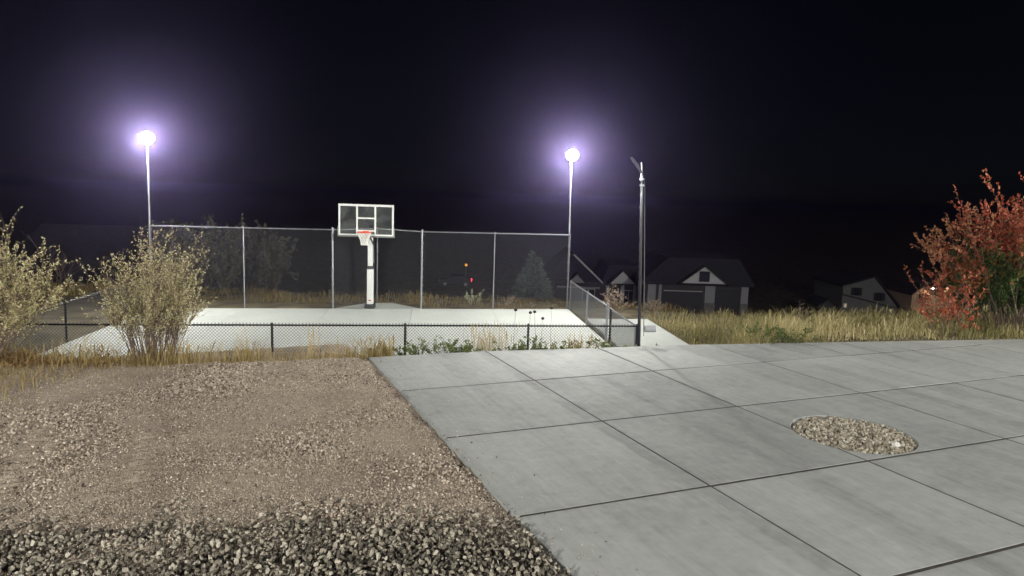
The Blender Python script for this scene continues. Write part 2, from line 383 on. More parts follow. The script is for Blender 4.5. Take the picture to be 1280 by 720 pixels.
def yard_mat():
    m = bpy.data.materials.new('decomposed_granite'); m.use_nodes = True; n = m.node_tree; L = n.links; b = n.nodes['Principled BSDF']
    geo = n.nodes.new('ShaderNodeNewGeometry')
    def nz(s, d=8):
        t = n.nodes.new('ShaderNodeTexNoise'); t.inputs['Scale'].default_value = s; t.inputs['Detail'].default_value = d; L.new(geo.outputs['Position'], t.inputs['Vector']); return t.outputs[0]
    cr = n.nodes.new('ShaderNodeValToRGB'); e = cr.color_ramp.elements
    e[0].position = .3; e[0].color = (.17, .13, .095, 1); e[1].position = .72; e[1].color = (.56, .475, .375, 1); k = e.new(.5); k.color = (.40, .335, .265, 1)
    mx = n.nodes.new('ShaderNodeMath'); mx.operation = 'ADD'; a = n.nodes.new('ShaderNodeMath'); a.operation = 'MULTIPLY'; a.inputs[1].default_value = .45
    c2 = n.nodes.new('ShaderNodeMath'); c2.operation = 'MULTIPLY'; c2.inputs[1].default_value = .55
    L.new(nz(.9, 5), a.inputs[0]); L.new(nz(42), c2.inputs[0]); L.new(a.outputs[0], mx.inputs[0]); L.new(c2.outputs[0], mx.inputs[1])
    L.new(mx.outputs[0], cr.inputs[0]); L.new(cr.outputs[0], b.inputs['Base Color']); b.inputs['Roughness'].default_value = .95; b.inputs['Specular IOR Level'].default_value = .1
    bp = n.nodes.new('ShaderNodeBump'); bp.inputs['Strength'].default_value = 1; bp.inputs['Distance'].default_value = .02; L.new(nz(70, 4), bp.inputs['Height']); L.new(bp.outputs[0], b.inputs['Normal'])
    return m
idx = np.arange(X.size).reshape(X.shape)
F = np.stack([idx[:-1, :-1], idx[:-1, 1:], idx[1:, 1:], idx[1:, :-1]], -1).reshape(-1, 4)
yard = np_mesh('gravel_yard', np.stack([X, Y, Zg], -1).reshape(-1, 3), F, yard_mat(), smooth=True); tag(yard, kind='structure')

M_PEB = ramp_mat('pea_gravel', [(0, (.07, .055, .042)), (.2, (.22, .175, .135)), (.55, (.43, .355, .28)), (.88, (.57, .485, .395)), (1, (.72, .65, .56))], rough=.9, translucent=0)
M_ROCK = ramp_mat('crushed_rock', [(0, (.05, .045, .038)), (.3, (.14, .125, .10)), (.6, (.27, .24, .19)), (.85, (.39, .355, .285)), (1, (.52, .48, .40))], rough=.9, translucent=0)
def rock_line(x): return np.interp(x, [-6, -2.08, .22, 1.6, 3.02], [8.9, 8.45, 7.75, 7.35, 6.9]) - .38 + .30 * (vnoise(x, x * 0, .55, 21) - .5)
N = 150000
t = rng.random(N) ** 1.25
py = 6.6 + t * 9.0; px = -4.6 + rng.random(N) * 7.62
keep = (py < edge_y(px) + .15 - .35 * vnoise(px, py, .5, 22)) & (py > rock_line(px) - .5) & (px > -4.2 - .05 * (py - 7))
dens = .16 + 1.6 * vnoise(px, py, 1.1, 23) * (vnoise(px, py, .3, 24) + .25)
left_dirt = sstep((-.4 - px) / 1.2) * sstep((py - 12.6) / 1.2)
tr = np.zeros(N)
for c in (-.75, -2.15): tr = np.maximum(tr, np.exp(-((px - (c + .10 * np.sin(py * .5) - .05 * (py - 9))) / .3) ** 4) * sstep((py - 8.6) / .4) * sstep((12.3 - py) / .8))
keep &= rng.random(N) < dens * (1 - .85 * left_dirt) * (1 - .8 * tr)
px, py = px[keep], py[keep]; sz = (.0052 + .0145 * rng.random(len(px)) ** 2.6) * (.6 + 1.15 * vnoise(px, py, 1.2, 25) ** 1.5)
n3 = 70000; p3x = -4.4 + rng.random(n3) * 7.4; p3y = 6.6 + rng.random(n3) ** 1.2 * 8.6; k3 = p3y < edge_y(p3x) + .1; p3x, p3y = p3x[k3], p3y[k3]
px = np.r_[px, p3x]; py = np.r_[py, p3y]; sz = np.r_[sz, .0035 + .005 * rng.random(len(p3x))]
V, F = scatter(np.stack([px, py, gravel_z(px, py) + sz * .35], -1), sz, OCT_V, OCT_F)
o = np_mesh('pebbles', V, F, M_PEB, parent=yard, attr=np.repeat(rng.random(len(px)), 8)); tag(o, kind='stuff')

N2 = 260; sx2 = 3.05 + rng.random(N2) ** 3 * .7; sy2 = 5.2 + rng.random(N2) * 9.3; s2 = .005 + .011 * rng.random(N2) ** 2
V, F = scatter(np.stack([sx2, sy2, .004 + s2 * .4], -1), s2, OCT_V, OCT_F)
o = np_mesh('stray_pebbles', V, F, M_PEB, parent=yard, attr=np.repeat(rng.random(N2), 8)); tag(o, kind='stuff')
# crushed rock border: nearest 300 stones are objects, the rest one mass
rbx = np.linspace(-7, 3.02, 60); rby = rock_line(rbx) - .22 - .2 * vnoise(rbx, rbx * 0, .3, 33)
rv = np.r_[np.stack([rbx, np.full(60, 3.2), np.full(60, .014)], 1), np.stack([rbx, rby, np.full(60, .004)], 1)]
rock = np_mesh('rock_border', rv, np.array([(k, k + 1, k + 61, k + 60) for k in range(59)]), mat('shade_darkened_soil', (.06, .05, .042), .95, var=.3)); tag(rock, kind='structure')  # soil colour darkened to deepen the shade in the gaps between stones
pts = []
for layer in range(2):
    for y in np.arange(4.2, 9.5, .046):
        for x in np.arange(-4.2, 3.0, .049):
            a, b = x + random.uniform(-.024, .024), y + random.uniform(-.024, .024)
            rl = rock_line(np.array([a]))[0]
            edge = rl - b
            if edge < 0 and random.random() > math.exp(edge * 4.2) * .5: continue
            if layer and random.random() < .62: continue
            if a > 2.99 or b < 5.3 - .36 * (a + 1.0) - 1.2: continue
            pts.append((a, b, .022 + layer * .036 + random.uniform(-.012, .012) + .03 * (vnoise(np.array([a]), np.array([b]), .5, 31)[0] - .3), random.choice((random.uniform(.012, .022), random.uniform(.016, .032)))))
pts = np.array(pts)
depth = pts[:, 0] * .3888 + pts[:, 1] * .9122
# stones inside the frame, largest first
cx_ = (pts[:, 0] * .92105 - pts[:, 1] * .38818 + (pts[:, 2] - 3.5) * .03127); cz_ = depth + (pts[:, 2] - 3.5) * -.12899; cyv = pts[:, 0] * .02155 + pts[:, 1] * .13096 + (pts[:, 2] - 3.5) * .99115
inframe = (np.abs(cx_ / cz_) < .722) & (np.abs(cyv / cz_) < .40) & (pts[:, 2] > .045)
score = np.where(inframe, pts[:, 3] / cz_, 0); order = np.argsort(-score); top = order[:300]; rest = order[300:]
STONES = []
for k in range(8):
    v = ICO_V * (1 + .75 * (rng.random((len(ICO_V), 1)) - .5)) * np.array([1.2, .9, .68])
    me = bpy.data.meshes.new('stone'); me.from_pydata([tuple(p) for p in v], [], [tuple(f) for f in ICO_F])
    at = me.attributes.new('rnd', 'FLOAT', 'FACE'); at.data.foreach_set('value', np.full(len(ICO_F), .1 + .85 * k / 7, np.float32)); me.materials.append(M_ROCK); STONES.append(me)
for k in top:
    o = bpy.data.objects.new('stone', random.choice(STONES)); COL.objects.link(o); o.parent = rock
    o.location = pts[k, :3]; o.scale = (pts[k, 3],) * 3; o.rotation_euler = (random.uniform(0, 6.3), random.uniform(0, 6.3), random.uniform(0, 6.3))
T = ICO_V * np.array([1.15, .9, .75])
V, F = scatter(pts[rest, :3], pts[rest, 3], T, ICO_F, .3)
V = V + (rng.random(V.shape) - .5) * .016
o = np_mesh('crushed_rock', V, F, M_ROCK, parent=rock, attr=np.repeat(rng.random(len(rest)), len(ICO_F))); tag(o, kind='stuff')

# round planting hole filled with river rock
bed = MB(); bed.slab([(CX + (CR + .03) * math.cos(a), CYY + (CR + .03) * math.sin(a)) for a in np.linspace(0, 2 * math.pi, 49)[:-1]], -.2, -.075)
bed = bed.build('rock_circle', mat('shade_darkened_soil', (.1, .085, .07))); tag(bed, kind='structure')
M_RIV = ramp_mat('river_rock', [(0, (.14, .12, .09)), (.25, (.27, .24, .185)), (.6, (.42, .37, .29)), (.9, (.52, .47, .38)), (1, (.6, .58, .52))], rough=.85, translucent=0)
P = []
for layer in range(2):
    for x in np.arange(-CR, CR, .05):
        for y in np.arange(-CR, CR, .05):
            a, b = x + random.uniform(-.03, .03), y + random.uniform(-.03, .03)
            if a * a + b * b < (CR - .03) ** 2 and random.random() > .12: P.append((CX + a, CYY + b, -.045 + layer * .028, random.uniform(.018, .034)))
P = np.array(P); V, F = scatter(P[:, :3], P[:, 3], ICO_V * np.array([1.2, .85, .7]), ICO_F, .25)
o = np_mesh('river_rock', V, F, M_RIV, parent=bed, attr=np.repeat(rng.random(len(P)), len(ICO_F))); tag(o, kind='stuff')
v = ICO_V * (1 + .2 * (rng.random((len(ICO_V), 1)) - .5)) * np.array([.085, .06, .045]) 
mb = MB().add(v, [tuple(f) for f in ICO_F]); o = mb.build('stone', mat('pale_quartz', (.75, .74, .70), .7), bed); o.location = (9.30, 7.09, .012); o['label'] = 'large white stone in the round rock bed'

# ------------------------------------------------------------------ chain-link fences
def link_mesh(p0, p1, z0, z1, m, parent, r=.0022, pitch=.073):
    p0 = Vector((p0[0], p0[1], 0)); p1 = Vector((p1[0], p1[1], 0)); d = p1 - p0; L = d.length; d /= L; nrm = Vector((-d.y, d.x, 0)); Hh = z1 - z0
    V = []; F = []
    for fam in (0, 1):
        k0 = -int(Hh / pitch) - 1; k1 = int(L / pitch) + int(Hh / pitch) + 2
        for k in range(k0, k1):
            if fam == 0: f = lambda w_: k * pitch + w_; ws = (-k * pitch, L - k * pitch)
            else: f = lambda w_: k * pitch - w_; ws = (k * pitch - L, k * pitch)
            wa_, wb_ = max(0, min(ws)), min(Hh, max(ws))
            if wb_ - wa_ < .02: continue
            ua, ub = f(wa_), f(wb_); off = nrm * (.0025 if fam else -.0025)
            A = p0 + d * ua + Vector((0, 0, z0 + wa_)) + off; B = p0 + d * ub + Vector((0, 0, z0 + wb_)) + off
            side = Vector((0, 0, 1)).cross(nrm); side = (B - A).normalized().cross(nrm).normalized()
            o_ = len(V)
            for Q in (A, B):
                for an in (0.5, 2.6, 4.7): V.append(Q + (side * math.cos(an) + nrm * math.sin(an)) * r)
            for i in range(3): F.append((o_ + i, o_ + (i + 1) % 3, o_ + 3 + (i + 1) % 3, o_ + 3 + i))
    return np_mesh('wire_mesh', np.array([tuple(v) for v in V]) - np.array(parent.location), np.array(F), m, parent=parent)
def post(parent, p, z0, z1, r, m, cap=True):
    L = parent.location; x, y = p[0] - L.x, p[1] - L.y
    mb = MB().tube([(x, y, z0 - L.z), (x, y, z1 - L.z)], r, 10)
    if cap: mb.tube([(x, y, z1 - L.z), (x, y, z1 - L.z + .012), (x, y, z1 - L.z + .035), (x, y, z1 - L.z + .045)], [r * 1.15, r * 1.15, r * .8, r * .2], 10)
    return mb.build('post', m, parent, smooth=False)
def rail(parent, p, q, z, r, m, name='top_rail'):
    L = parent.location
    return MB().tube([(p[0] - L.x, p[1] - L.y, z - L.z), (q[0] - L.x, q[1] - L.y, z - L.z)], r, 8).build(name, m, parent)
def bands(parent, p, dirv, z0, z1, r, m, n=6):
    L = parent.location
    mb = MB()
    for k in range(n):
        z = z0 + (z1 - z0) * (k + .5) / n; mb.tube([(p[0] - L.x, p[1] - L.y, z - L.z - .012), (p[0] - L.x, p[1] - L.y, z - L.z + .012)], r * 1.35, 10)
        mb.cbox((p[0] - L.x + dirv[0] * r * 1.8, p[1] - L.y + dirv[1] * r * 1.8, z - L.z), (.03, .03, .022))
    return tag(mb.build('tension_bands', m, parent), kind='stuff')

def fence(pts, z0, h, wire, steel, label, rpost=.03, rrail=.021, inter=(), spike=.02, wr=.0022, thick=(), pitch=.075):
    base = (*pts[0], z0); f = empty('chain_link_fence', base); tag(f, label, 'fence')
    for k, p in enumerate(pts): post(f, p, z0 - .3, z0 + h + (.03 if k in thick else 0.0), rpost * (1.45 if k in thick else 1), steel)
    for k in range(len(pts) - 1):
        rail(f, pts[k], pts[k + 1], z0 + h - .02, rrail, steel)
        link_mesh(pts[k], pts[k + 1], z0 + .02, z0 + h + spike, wire, f, r=wr, pitch=pitch)
    return f
FH = 2.77
fo = vb * .06                                     # fence line stands just outside the slab
tp = [FL + Vector((-.05, .02)), fu(.98) + fo, B1 + fo, BC + vb * .12, B2 + fo, fu(9.39) + fo, FR + Vector((-.02, .06))]
tf = fence(tp, CZ, FH, M_WIRE, M_GALV, 'tall galvanised chain-link fence across the far side of the court', rpost=.025, wr=.0034, thick=(2, 4), pitch=.088)
for k in (2, 4): bands(tf, tp[k], (1, -.22) if k == 4 else (-1, .22), CZ + .1, CZ + FH, .038, M_GALV, 9)
bands(tf, tp[6], (-1, .22), CZ + .1, CZ + FH, .03, M_GALV, 9); bands(tf, tp[0], (1, -.22), CZ + .1, CZ + FH, .03, M_GALV, 9)
NRp, NLp = Vector((9.58, 14.56)), Vector((-4.2, 18.05))
nf = lambda t_: NLp + (NRp - NLp) * t_
# near fence, black
npts = [NLp] + [Vector(p) for p in ((-1.35, 17.33), (1.23, 17.06 - .35), (4.10, 16.0), (7.0, 15.27), (9.58, 14.56))]
npts[1] = nf((1.35 * -1 + 4.2) / 13.78); npts[2] = nf((1.22 + 4.2) / 13.78); npts[3] = nf((4.12 + 4.2) / 13.78); npts[4] = nf((6.95 + 4.2) / 13.78)
nfence = fence(npts, CZ, 1.05, M_BWIRE, M_BLACK, 'low black chain-link fence along the near side of the court', rpost=.029, rrail=.021, spike=.035, wr=.0042)
# left side fence
lf = [FL + Vector((-.12, 0)), Vector((-2.72, 23.6)), Vector((-3.50, 20.98)), Vector((-4.22, 18.2))]
fence(lf, CZ, 1.05, M_WIRE, M_BLACK, 'low chain-link fence running along the left side of the court', rpost=.028, spike=.03, wr=.0036)
# right side fence with the gate
rs = lambda t_: FR + Vector((.07, 0)) + (Vector((9.66, 14.7)) - FR - Vector((.07, 0))) * t_
rf = fence([rs(0), rs(.335), rs(.655)], CZ, 1.05, M_WIRE, M_GALV, 'low galvanised chain-link fence between the court and the walkway', rpost=.03, spike=.02, wr=.0036, thick=(2,))
bands(rf, rs(.655), (-.28, -.96), CZ + .15, CZ + 1.05, .042, M_GALV, 4)
ga, gb = rs(.70), rs(.985)
gate = empty('gate', (*ga, CZ)); tag(gate, 'galvanised chain-link gate at the end of the right side fence by the dark lamp post', 'gate')
post(gate, ga, CZ - .3, CZ + .98, .038, M_BLACK)
rail(gate, rs(.71), gb, CZ + 1.0, .02, mat('dull_steel', (.12, .12, .125), .7, .2), 'top_rail'); rail(gate, rs(.71), gb, CZ + .1, .018, M_GALV, 'bottom_rail')
post(gate, gb, CZ + .05, CZ + 1.0, .02, M_GALV); link_mesh(rs(.71), gb, CZ + .08, CZ + 1.0, M_WIRE, gate, r=.0036)

# ------------------------------------------------------------------ floodlight poles
def flood_head(parent, loc, aim, W=.52, Hh=.40, lens=M_LED, housing=M_GALV, dp=1.0):
    """housing with fins, yoke and a glowing lens; loc in parent space, aim = direction the lens faces"""
    aim = Vector(aim).normalized(); Mx = Matrix.Translation(Vector(loc)) @ aim.to_track_quat('Y', 'Z').to_matrix().to_4x4()
    mb = MB(); mb.box(-W / 2, W / 2, -.07 * dp, 0, -Hh / 2, Hh / 2, Mx)
    for k in range(9): x = -W / 2 + .03 + k * (W - .06) / 8; mb.box(x - .006, x + .006, -.12 * dp, -.07 * dp, -Hh / 2 + .03, Hh / 2 - .03, Mx)
    hd = mb.build('flood_head', housing, parent)
    fr = MB()
    for a, b, c, d in ((-W / 2, W / 2, Hh / 2 - .02, Hh / 2), (-W / 2, W / 2, -Hh / 2, -Hh / 2 + .02), (-W / 2, -W / 2 + .02, -Hh / 2 + .02, Hh / 2 - .02), (W / 2 - .02, W / 2, -Hh / 2 + .02, Hh / 2 - .02)):
        fr.box(a, b, .0005, .014, c, d, Mx)
    fr.build('bezel', housing, hd)
    MB().box(-W / 2 + .022, W / 2 - .022, .001, .008, -Hh / 2 + .022, Hh / 2 - .022, Mx).build('lens', lens, hd)
    yk = MB(); yk.box(-W / 2 - .02, -W / 2 - .008, -.12 * dp, .0, -.03, .03, Mx); yk.box(W / 2 + .008, W / 2 + .02, -.12 * dp, 0, -.03, .03, Mx); yk.box(-W / 2 - .02, W / 2 + .02, -.12 * dp - .015, -.12 * dp, -.03, .03, Mx)
    yk.build('yoke', housing, hd); return hd
def round_head(parent, loc, aim, r=.21):
    aim = Vector(aim).normalized(); Mx = Matrix.Translation(Vector(loc)) @ aim.to_track_quat('Z', 'Y').to_matrix().to_4x4()
    T = lambda pts_: [tuple(Mx @ Vector(p)) for p in pts_]
    hd = MB().tube(T([(0, 0, -.16), (0, 0, -.12), (0, 0, -.05), (0, 0, 0)]), [r * .45, r * .7, r, r], 28).build('flood_head', M_GALV, parent)
    for k in range(10):
        a = k * math.pi / 5; MB().box(r * .45, r * .8, -.006, .006, -.17, -.06, Mx @ Matrix.Rotation(a, 4, 'Z')).build('fin', M_GALV, hd)
    MB().tube(T([(0, 0, .001), (0, 0, .012), (0, 0, .02)]), [r * .95, r * .95, r * .7], 28).build('lens', M_LED, hd)
    MB().tube(T([(r + .03, 0, -.05), (r + .03, 0, -.22), (-r - .03, 0, -.22), (-r - .03, 0, -.05)]), .014, 6).build('yoke', M_GALV, hd); return hd
def light_pole(base, h, tilt, r0, r1, label, m=M_GALV):
    t_ = empty('light_pole', base); tag(t_, label, 'lamp post')
    MB().tube([(0, 0, -.3), (tilt[0] * .5, tilt[1] * .5, h * .5), (tilt[0], tilt[1], h)], [r0, (r0 + r1) / 2, r1], 12).build('pole', m, t_, smooth=True)
    return t_
lp = light_pole((-1.90, 26.40, CZ), 5.40, (.03, 0), .036, .027, 'galvanised pole with lit floodlight at the left end of the tall fence')
MB().bar((.03, 0, 5.38), (.03, -.02, 5.52), .03, .03).build('bracket', M_GALV, lp); round_head(lp, (.03, -.14, 5.60), (.10, -.80, -.42))
lp2 = light_pole((12.16, 23.22, CZ), 5.44, (-.06, .04), .037, .028, 'galvanised pole with lit floodlight at the right end of the tall fence')
MB().bar((-.06, .04, 5.42), (-.07, .02, 5.56), .03, .03).build('bracket', M_GALV, lp2); round_head(lp2, (-.10, -.09, 5.63), (-.30, -.80, -.42))
lp3 = light_pole((9.64, 14.49, CZ), 4.74, (-.17, .06), .043, .03, 'tall dark pole with an edge-on floodlight at the corner of the low black fence', m=mat('bronze_pole', (.035, .035, .038), .55, .1, var=.15))
aim3 = Vector((-.64, .49, -.60))
c3 = Vector((-.17, .06, 4.74)) + Vector((-.921 * .14, .388 * .14, .17))
flood_head(lp3, c3, aim3, W=.30, Hh=.46, dp=.35, lens=mat('small_flood_lens', (.9, .9, .9), .3, emit=(1.0, .985, .95), strength=FLOOD * .40), housing=M_DGREY)
MB().bar((-.17, .06, 4.6), tuple(c3 - aim3.normalized() * .13), .03, .03).build('bracket', M_GALV, lp3)
MB().tube([(.075, -.03, .8), (.0, .0, 2.6), (-.105, .03, 4.55)], .010, 6).build('conduit', mat('dull_conduit', (.14, .14, .145), .5, .3), lp3)
jb = MB(); jb.tube([(.09, -.04, .98), (.33, -.14, .99)], .085, 12); jb.build('junction_box', mat('grey_box', (.33, .34, .35), .5), lp3)
for z in (4.45, 4.60): MB().tube([(-.17 * z / 4.74, .06 * z / 4.74, z - .02), (-.17 * z / 4.74, .06 * z / 4.74, z + .02)], .062, 10).build('clamp', M_GALV, lp3)

# ------------------------------------------------------------------ basketball hoop (local -y faces the court)
hp = empty('basketball_hoop', (5.14, 24.86, CZ), math.atan2(.935, .355) - math.pi / 2)
hp.rotation_euler = (0, 0, -math.atan2(.355, .935)); tag(hp, 'white basketball hoop with clear backboard at the far side of the court', 'basketball hoop')
MB().box(-.17, .17, -.20, .20, 0, .15).build('base', M_DGREY, hp, bevel=.02)
MB().box(-.105, .105, -.115, .115, .15, 1.40).build('lower_pole', M_WHITE, hp, bevel=.018)
MB().box(-.118, .118, -.13, .13, 1.40, 1.50).build('collar', M_DGREY, hp, bevel=.012)
MB().bar((0, 0, 1.50), (0, -.02, 2.62), .165, .165).build('upper_pole', M_WHITE, hp, bevel=.012)
MB().box(-.045, .045, -.1185, -.1155, .27, .31).build('badge', mat('red_badge', (.55, .05, .05), .5), hp)
for s in (-1, 1):
    MB().bar((s * .11, 0, 2.56), (s * .11, -.86, 2.66), .03, .06).build('arm', M_DGREY, hp)
    MB().bar((s * .11, .02, 2.25), (s * .11, -.86, 2.58), .03, .06).build('arm', M_DGREY, hp)
MB().tube([(.10, .12, 1.6), (.10, -.05, 2.30)], .025, 8).build('height_adjuster', M_GALV, hp)
MB().box(-.10, .10, .085, .16, .9, 1.25).build('crank_box', M_WHITE, hp, bevel=.01)
BZ0, BZ1, BW, BY = 2.62, 3.67, .925, -.93
gm = bpy.data.materials.new('backboard_glass'); gm.use_nodes = True; n = gm.node_tree; b = n.nodes['Principled BSDF']
b.inputs['Base Color'].default_value = (.30, .33, .32, 1); b.inputs['Roughness'].default_value = .12
tb = n.nodes.new('ShaderNodeBsdfTransparent'); mx = n.nodes.new('ShaderNodeMixShader')
tn = n.nodes.new('ShaderNodeTexNoise'); tn.inputs['Scale'].default_value = 3.5; tn.inputs['Detail'].default_value = 6; mr = n.nodes.new('ShaderNodeMapRange'); mr.inputs[1].default_value = .35; mr.inputs[2].default_value = .75; mr.inputs[3].default_value = .06; mr.inputs[4].default_value = .24
gg = n.nodes.new('ShaderNodeNewGeometry'); n.links.new(gg.outputs['Position'], tn.inputs['Vector']); n.links.new(tn.outputs[0], mr.inputs[0]); n.links.new(mr.outputs[0], mx.inputs[0])
n.links.new(tb.outputs[0], mx.inputs[1]); n.links.new(b.outputs[0], mx.inputs[2]); n.links.new(mx.outputs[0], n.nodes['Material Output'].inputs[0])
bb = MB().box(-BW, BW, BY, BY + .012, BZ0, BZ1).build('backboard', gm, hp)
ln = MB()
def line(x0, x1, z0, z1): ln.box(x0, x1, BY - .006, BY - .001, z0, z1)
line(-BW, BW, BZ1 - .07, BZ1); line(-BW, BW, BZ0, BZ0 + .05); line(-BW, -BW + .06, BZ0 + .05, BZ1 - .07); line(BW - .06, BW, BZ0 + .05, BZ1 - .07)
ln.build('border_line', M_WHITE, bb); ln = MB()
line(-.335, -.275, BZ0 + .051, BZ1 - .071); line(.275, .335, BZ0 + .051, BZ1 - .071); line(-.275, .275, BZ0 + .56, BZ0 + .61); line(-.275, .275, BZ0 + .14, BZ0 + .19)
ln.build('target_square', M_WHITE, bb)
pad = MB(); pad.box(-BW - .02, BW + .02, BY - .012, BY + .05, BZ0 - .055, BZ0 - .002); pad.box(-BW - .035, -BW - .002, BY - .012, BY + .05, BZ0 - .055, BZ0 + .28); pad.box(BW + .002, BW + .035, BY - .012, BY + .05, BZ0 - .055, BZ0 + .28)
pad.build('edge_padding', mat('pad_grey', (.18, .20, .19), .6), bb)
bf = MB(); bf.box(-BW, BW, BY + .014, BY + .05, BZ1 - .04, BZ1); MB().box(-.16, .16, BY + .014, BY + .06, BZ0, BZ0 + .04).build('mounting_bar', M_GALV, bb)
bf.build('back_frame', M_GALV, bb)
RC, RR, RZ = (0, BY - .37, 0), .228, BZ0 + .13
M_RIM = mat('orange_rim', (.75, .10, .05), .4)
rim = MB().tube([(RR * math.cos(a), BY - .37 + RR * math.sin(a), RZ) for a in np.linspace(0, 2 * math.pi, 29)], .017, 8, cap=False)
rim.box(-.10, .10, BY - .025, BY - .008, RZ - .13, RZ + .03); rim.bar((-.08, BY - .02, RZ - .005), (-.10, BY - .17, RZ), .025, .02); rim.bar((.08, BY - .02, RZ - .005), (.10, BY - .17, RZ), .025, .02)
rim.box(-.085, .085, BY - .16, BY - .025, RZ - .02, RZ + .012)
rim = rim.build('rim', M_RIM, hp)
net = MB(); K = 12
prof = [(RR - .004, 0), (.195, -.09), (.155, -.18), (.12, -.27), (.105, -.36), (.10, -.42)]
for k in range(K):
    for sg in (-1, 1):
        pp = []
        for j, (r_, dz) in enumerate(prof):
            a = 2 * math.pi * (k + sg * .5 * j) / K; pp.append((r_ * math.cos(a), BY - .37 + r_ * math.sin(a), RZ + dz))
        net.tube(pp, .015, 5)
net.build('net', mat('net_cord', (.8, .8, .76), .8), hp)

# ------------------------------------------------------------------ plants
def leaf_mesh(P, D, size, width=.5, fold=.25):
    """folded two-triangle leaves at P along D"""
    n = len(P); D = D / np.linalg.norm(D, axis=1)[:, None]; r = rng.normal(size=(n, 3)); S = np.cross(D, r); S /= np.linalg.norm(S, axis=1)[:, None] + 1e-9; U_ = np.cross(S, D)
    s = np.asarray(size)[:, None]
    b = P; l = P + D * s * .5 + S * s * width * .5 + U_ * s * fold * .4; t_ = P + D * s; r_ = P + D * s * .5 - S * s * width * .5 + U_ * s * fold * .4
    V = np.stack([b, l, t_, r_], 1).reshape(-1, 3); k = np.arange(n)[:, None] * 4
    F = np.stack([k + [0, 1, 2], k + [0, 2, 3]], 1).reshape(-1, 3); return V, F
def grow(p, d, length, r, lvl, out, leaves, droop=0.0, kids=(4, 3), wig=.12, leaf_from=1, seg=5, spread=.7):
    pts = [Vector(p)]; d = Vector(d).normalized()
    for i in range(seg):
        d = (d + Vector((random.gauss(0, wig), random.gauss(0, wig), random.gauss(0, wig) + .03 - droop * i / seg))).normalized()
        pts.append(pts[-1] + d * (length / seg))
    out.append((pts, [max(r * (1 - .75 * i / seg), .0018) for i in range(seg + 1)]))
    if lvl >= leaf_from:
        for i in range(1, seg + 1): leaves.append((pts[i - 1], pts[i], lvl))
    if lvl < len(kids):
        for k in range(kids[lvl]):
            t_ = random.uniform(.3, 1.0); i = min(int(t_ * seg), seg - 1); q = pts[i].lerp(pts[i + 1], t_ * seg - i)
            dd = (d + Vector((random.gauss(0, spread), random.gauss(0, spread), random.gauss(.15, spread * .6)))).normalized()
            grow(q, dd, length * random.uniform(.3, .55), r * .5, lvl + 1, out, leaves, droop, kids, wig * 1.2, leaf_from, max(3, seg - 1), spread)
def shrub(name, label, cat, loc, H, rad, nst, nleaf, lsize, m_leaf, m_stem, group=None, kids=(5, 3), base_r=.25, stem_r=.012, colour=None, lean=(0, 0), leaf_names=('stems', 'foliage'), leaf_from=1, width=.5, zmin=0.0, tall=.25, spread=.55, sides=4):
    rt_ = empty(name, loc); tag(rt_, label, cat, group)
    out, leaves = [], []
    for k in range(nst):
        a = random.uniform(0, 6.283); q = math.sqrt(random.random()); tx = q * math.cos(a); ty = q * math.sin(a)
        h = H * (1 - .30 * q * q) * random.uniform(1 - tall, 1.0) * .82
        p = Vector((tx * base_r, ty * base_r, -.03)); d = Vector((tx * rad * .85 + lean[0], ty * rad * .85 + lean[1], h))
        grow(p, d, d.length, stem_r * random.uniform(.7, 1.2), 0, out, leaves, kids=kids, wig=.09, leaf_from=leaf_from, seg=6, spread=spread)
    mb = MB()
    for pts_, rr in out: mb.tube(pts_, rr, sides if rr[0] > .004 else 3, cap=False)
    mb.build(leaf_names[0], m_stem, rt_, attr=True)
    if nleaf:
        ix = rng.integers(0, len(leaves), nleaf); t_ = rng.random(nleaf)[:, None]
        A = np.array([leaves[i][0][:] for i in ix]); B = np.array([leaves[i][1][:] for i in ix])
        P = A + (B - A) * t_ + rng.normal(size=(nleaf, 3)) * .012
        okm = P[:, 2] > zmin * (0.6 + .8 * rng.random(nleaf)); P = P[okm]; D = (B - A)[okm]; D = D / (np.linalg.norm(D, axis=1)[:, None] + 1e-9) + rng.normal(size=P.shape) * .8
        sz_ = lsize * (.6 + .8 * rng.random(len(P))); V, F = leaf_mesh(P, D, sz_, width)
        col = rng.random(len(P)) if colour is None else colour(P)
        np_mesh(leaf_names[1], V, F, m_leaf, parent=rt_, attr=np.repeat(col, 2))
    return rt_
M_LFY = ramp_mat('pale_olive_leaves', [(0, (.26, .20, .10)), (.25, (.46, .40, .19)), (.65, (.62, .57, .32)), (.9, (.70, .65, .44)), (1, (.42, .47, .16))], translucent=.3)
shrub('shrub', 'twiggy olive-yellow shrub standing right before the low black fence', 'shrub', (-1.12, 15.95, -.12), 2.65, .50, 85, 16000, .045, M_LFY, M_TWIG, base_r=.40, stem_r=.010, kids=(6, 3), zmin=.7, width=.5, tall=.4, spread=.42)
shrub('shrub', 'broad yellow-green shrub cut off by the left edge of the photo', 'shrub', (-4.30, 15.9, -.05), 2.6, 1.0, 95, 24000, .048, M_LFY, M_TWIG, base_r=.5, stem_r=.011, kids=(6, 3), zmin=.7, width=.5, tall=.3, spread=.45)
M_RED = ramp_mat('autumn_leaves', [(0, (.045, .10, .025)), (.3, (.10, .16, .04)), (.5, (.24, .14, .05)), (.68, (.40, .075, .04)), (.85, (.47, .13, .08)), (1, (.50, .24, .13))], translucent=.35)
def red_colour(P):
    u = P[:, 0] * .92 - P[:, 1] * .39          # across the view
    q = .62 * sstep((P[:, 2] - 1.75 - .5 * np.sin(u * 3)) / 1.2) + .45 * sstep((-u - 1.35) / .4) + .13
    return np.clip(q + rng.normal(size=len(P)) * .14, 0, 1)
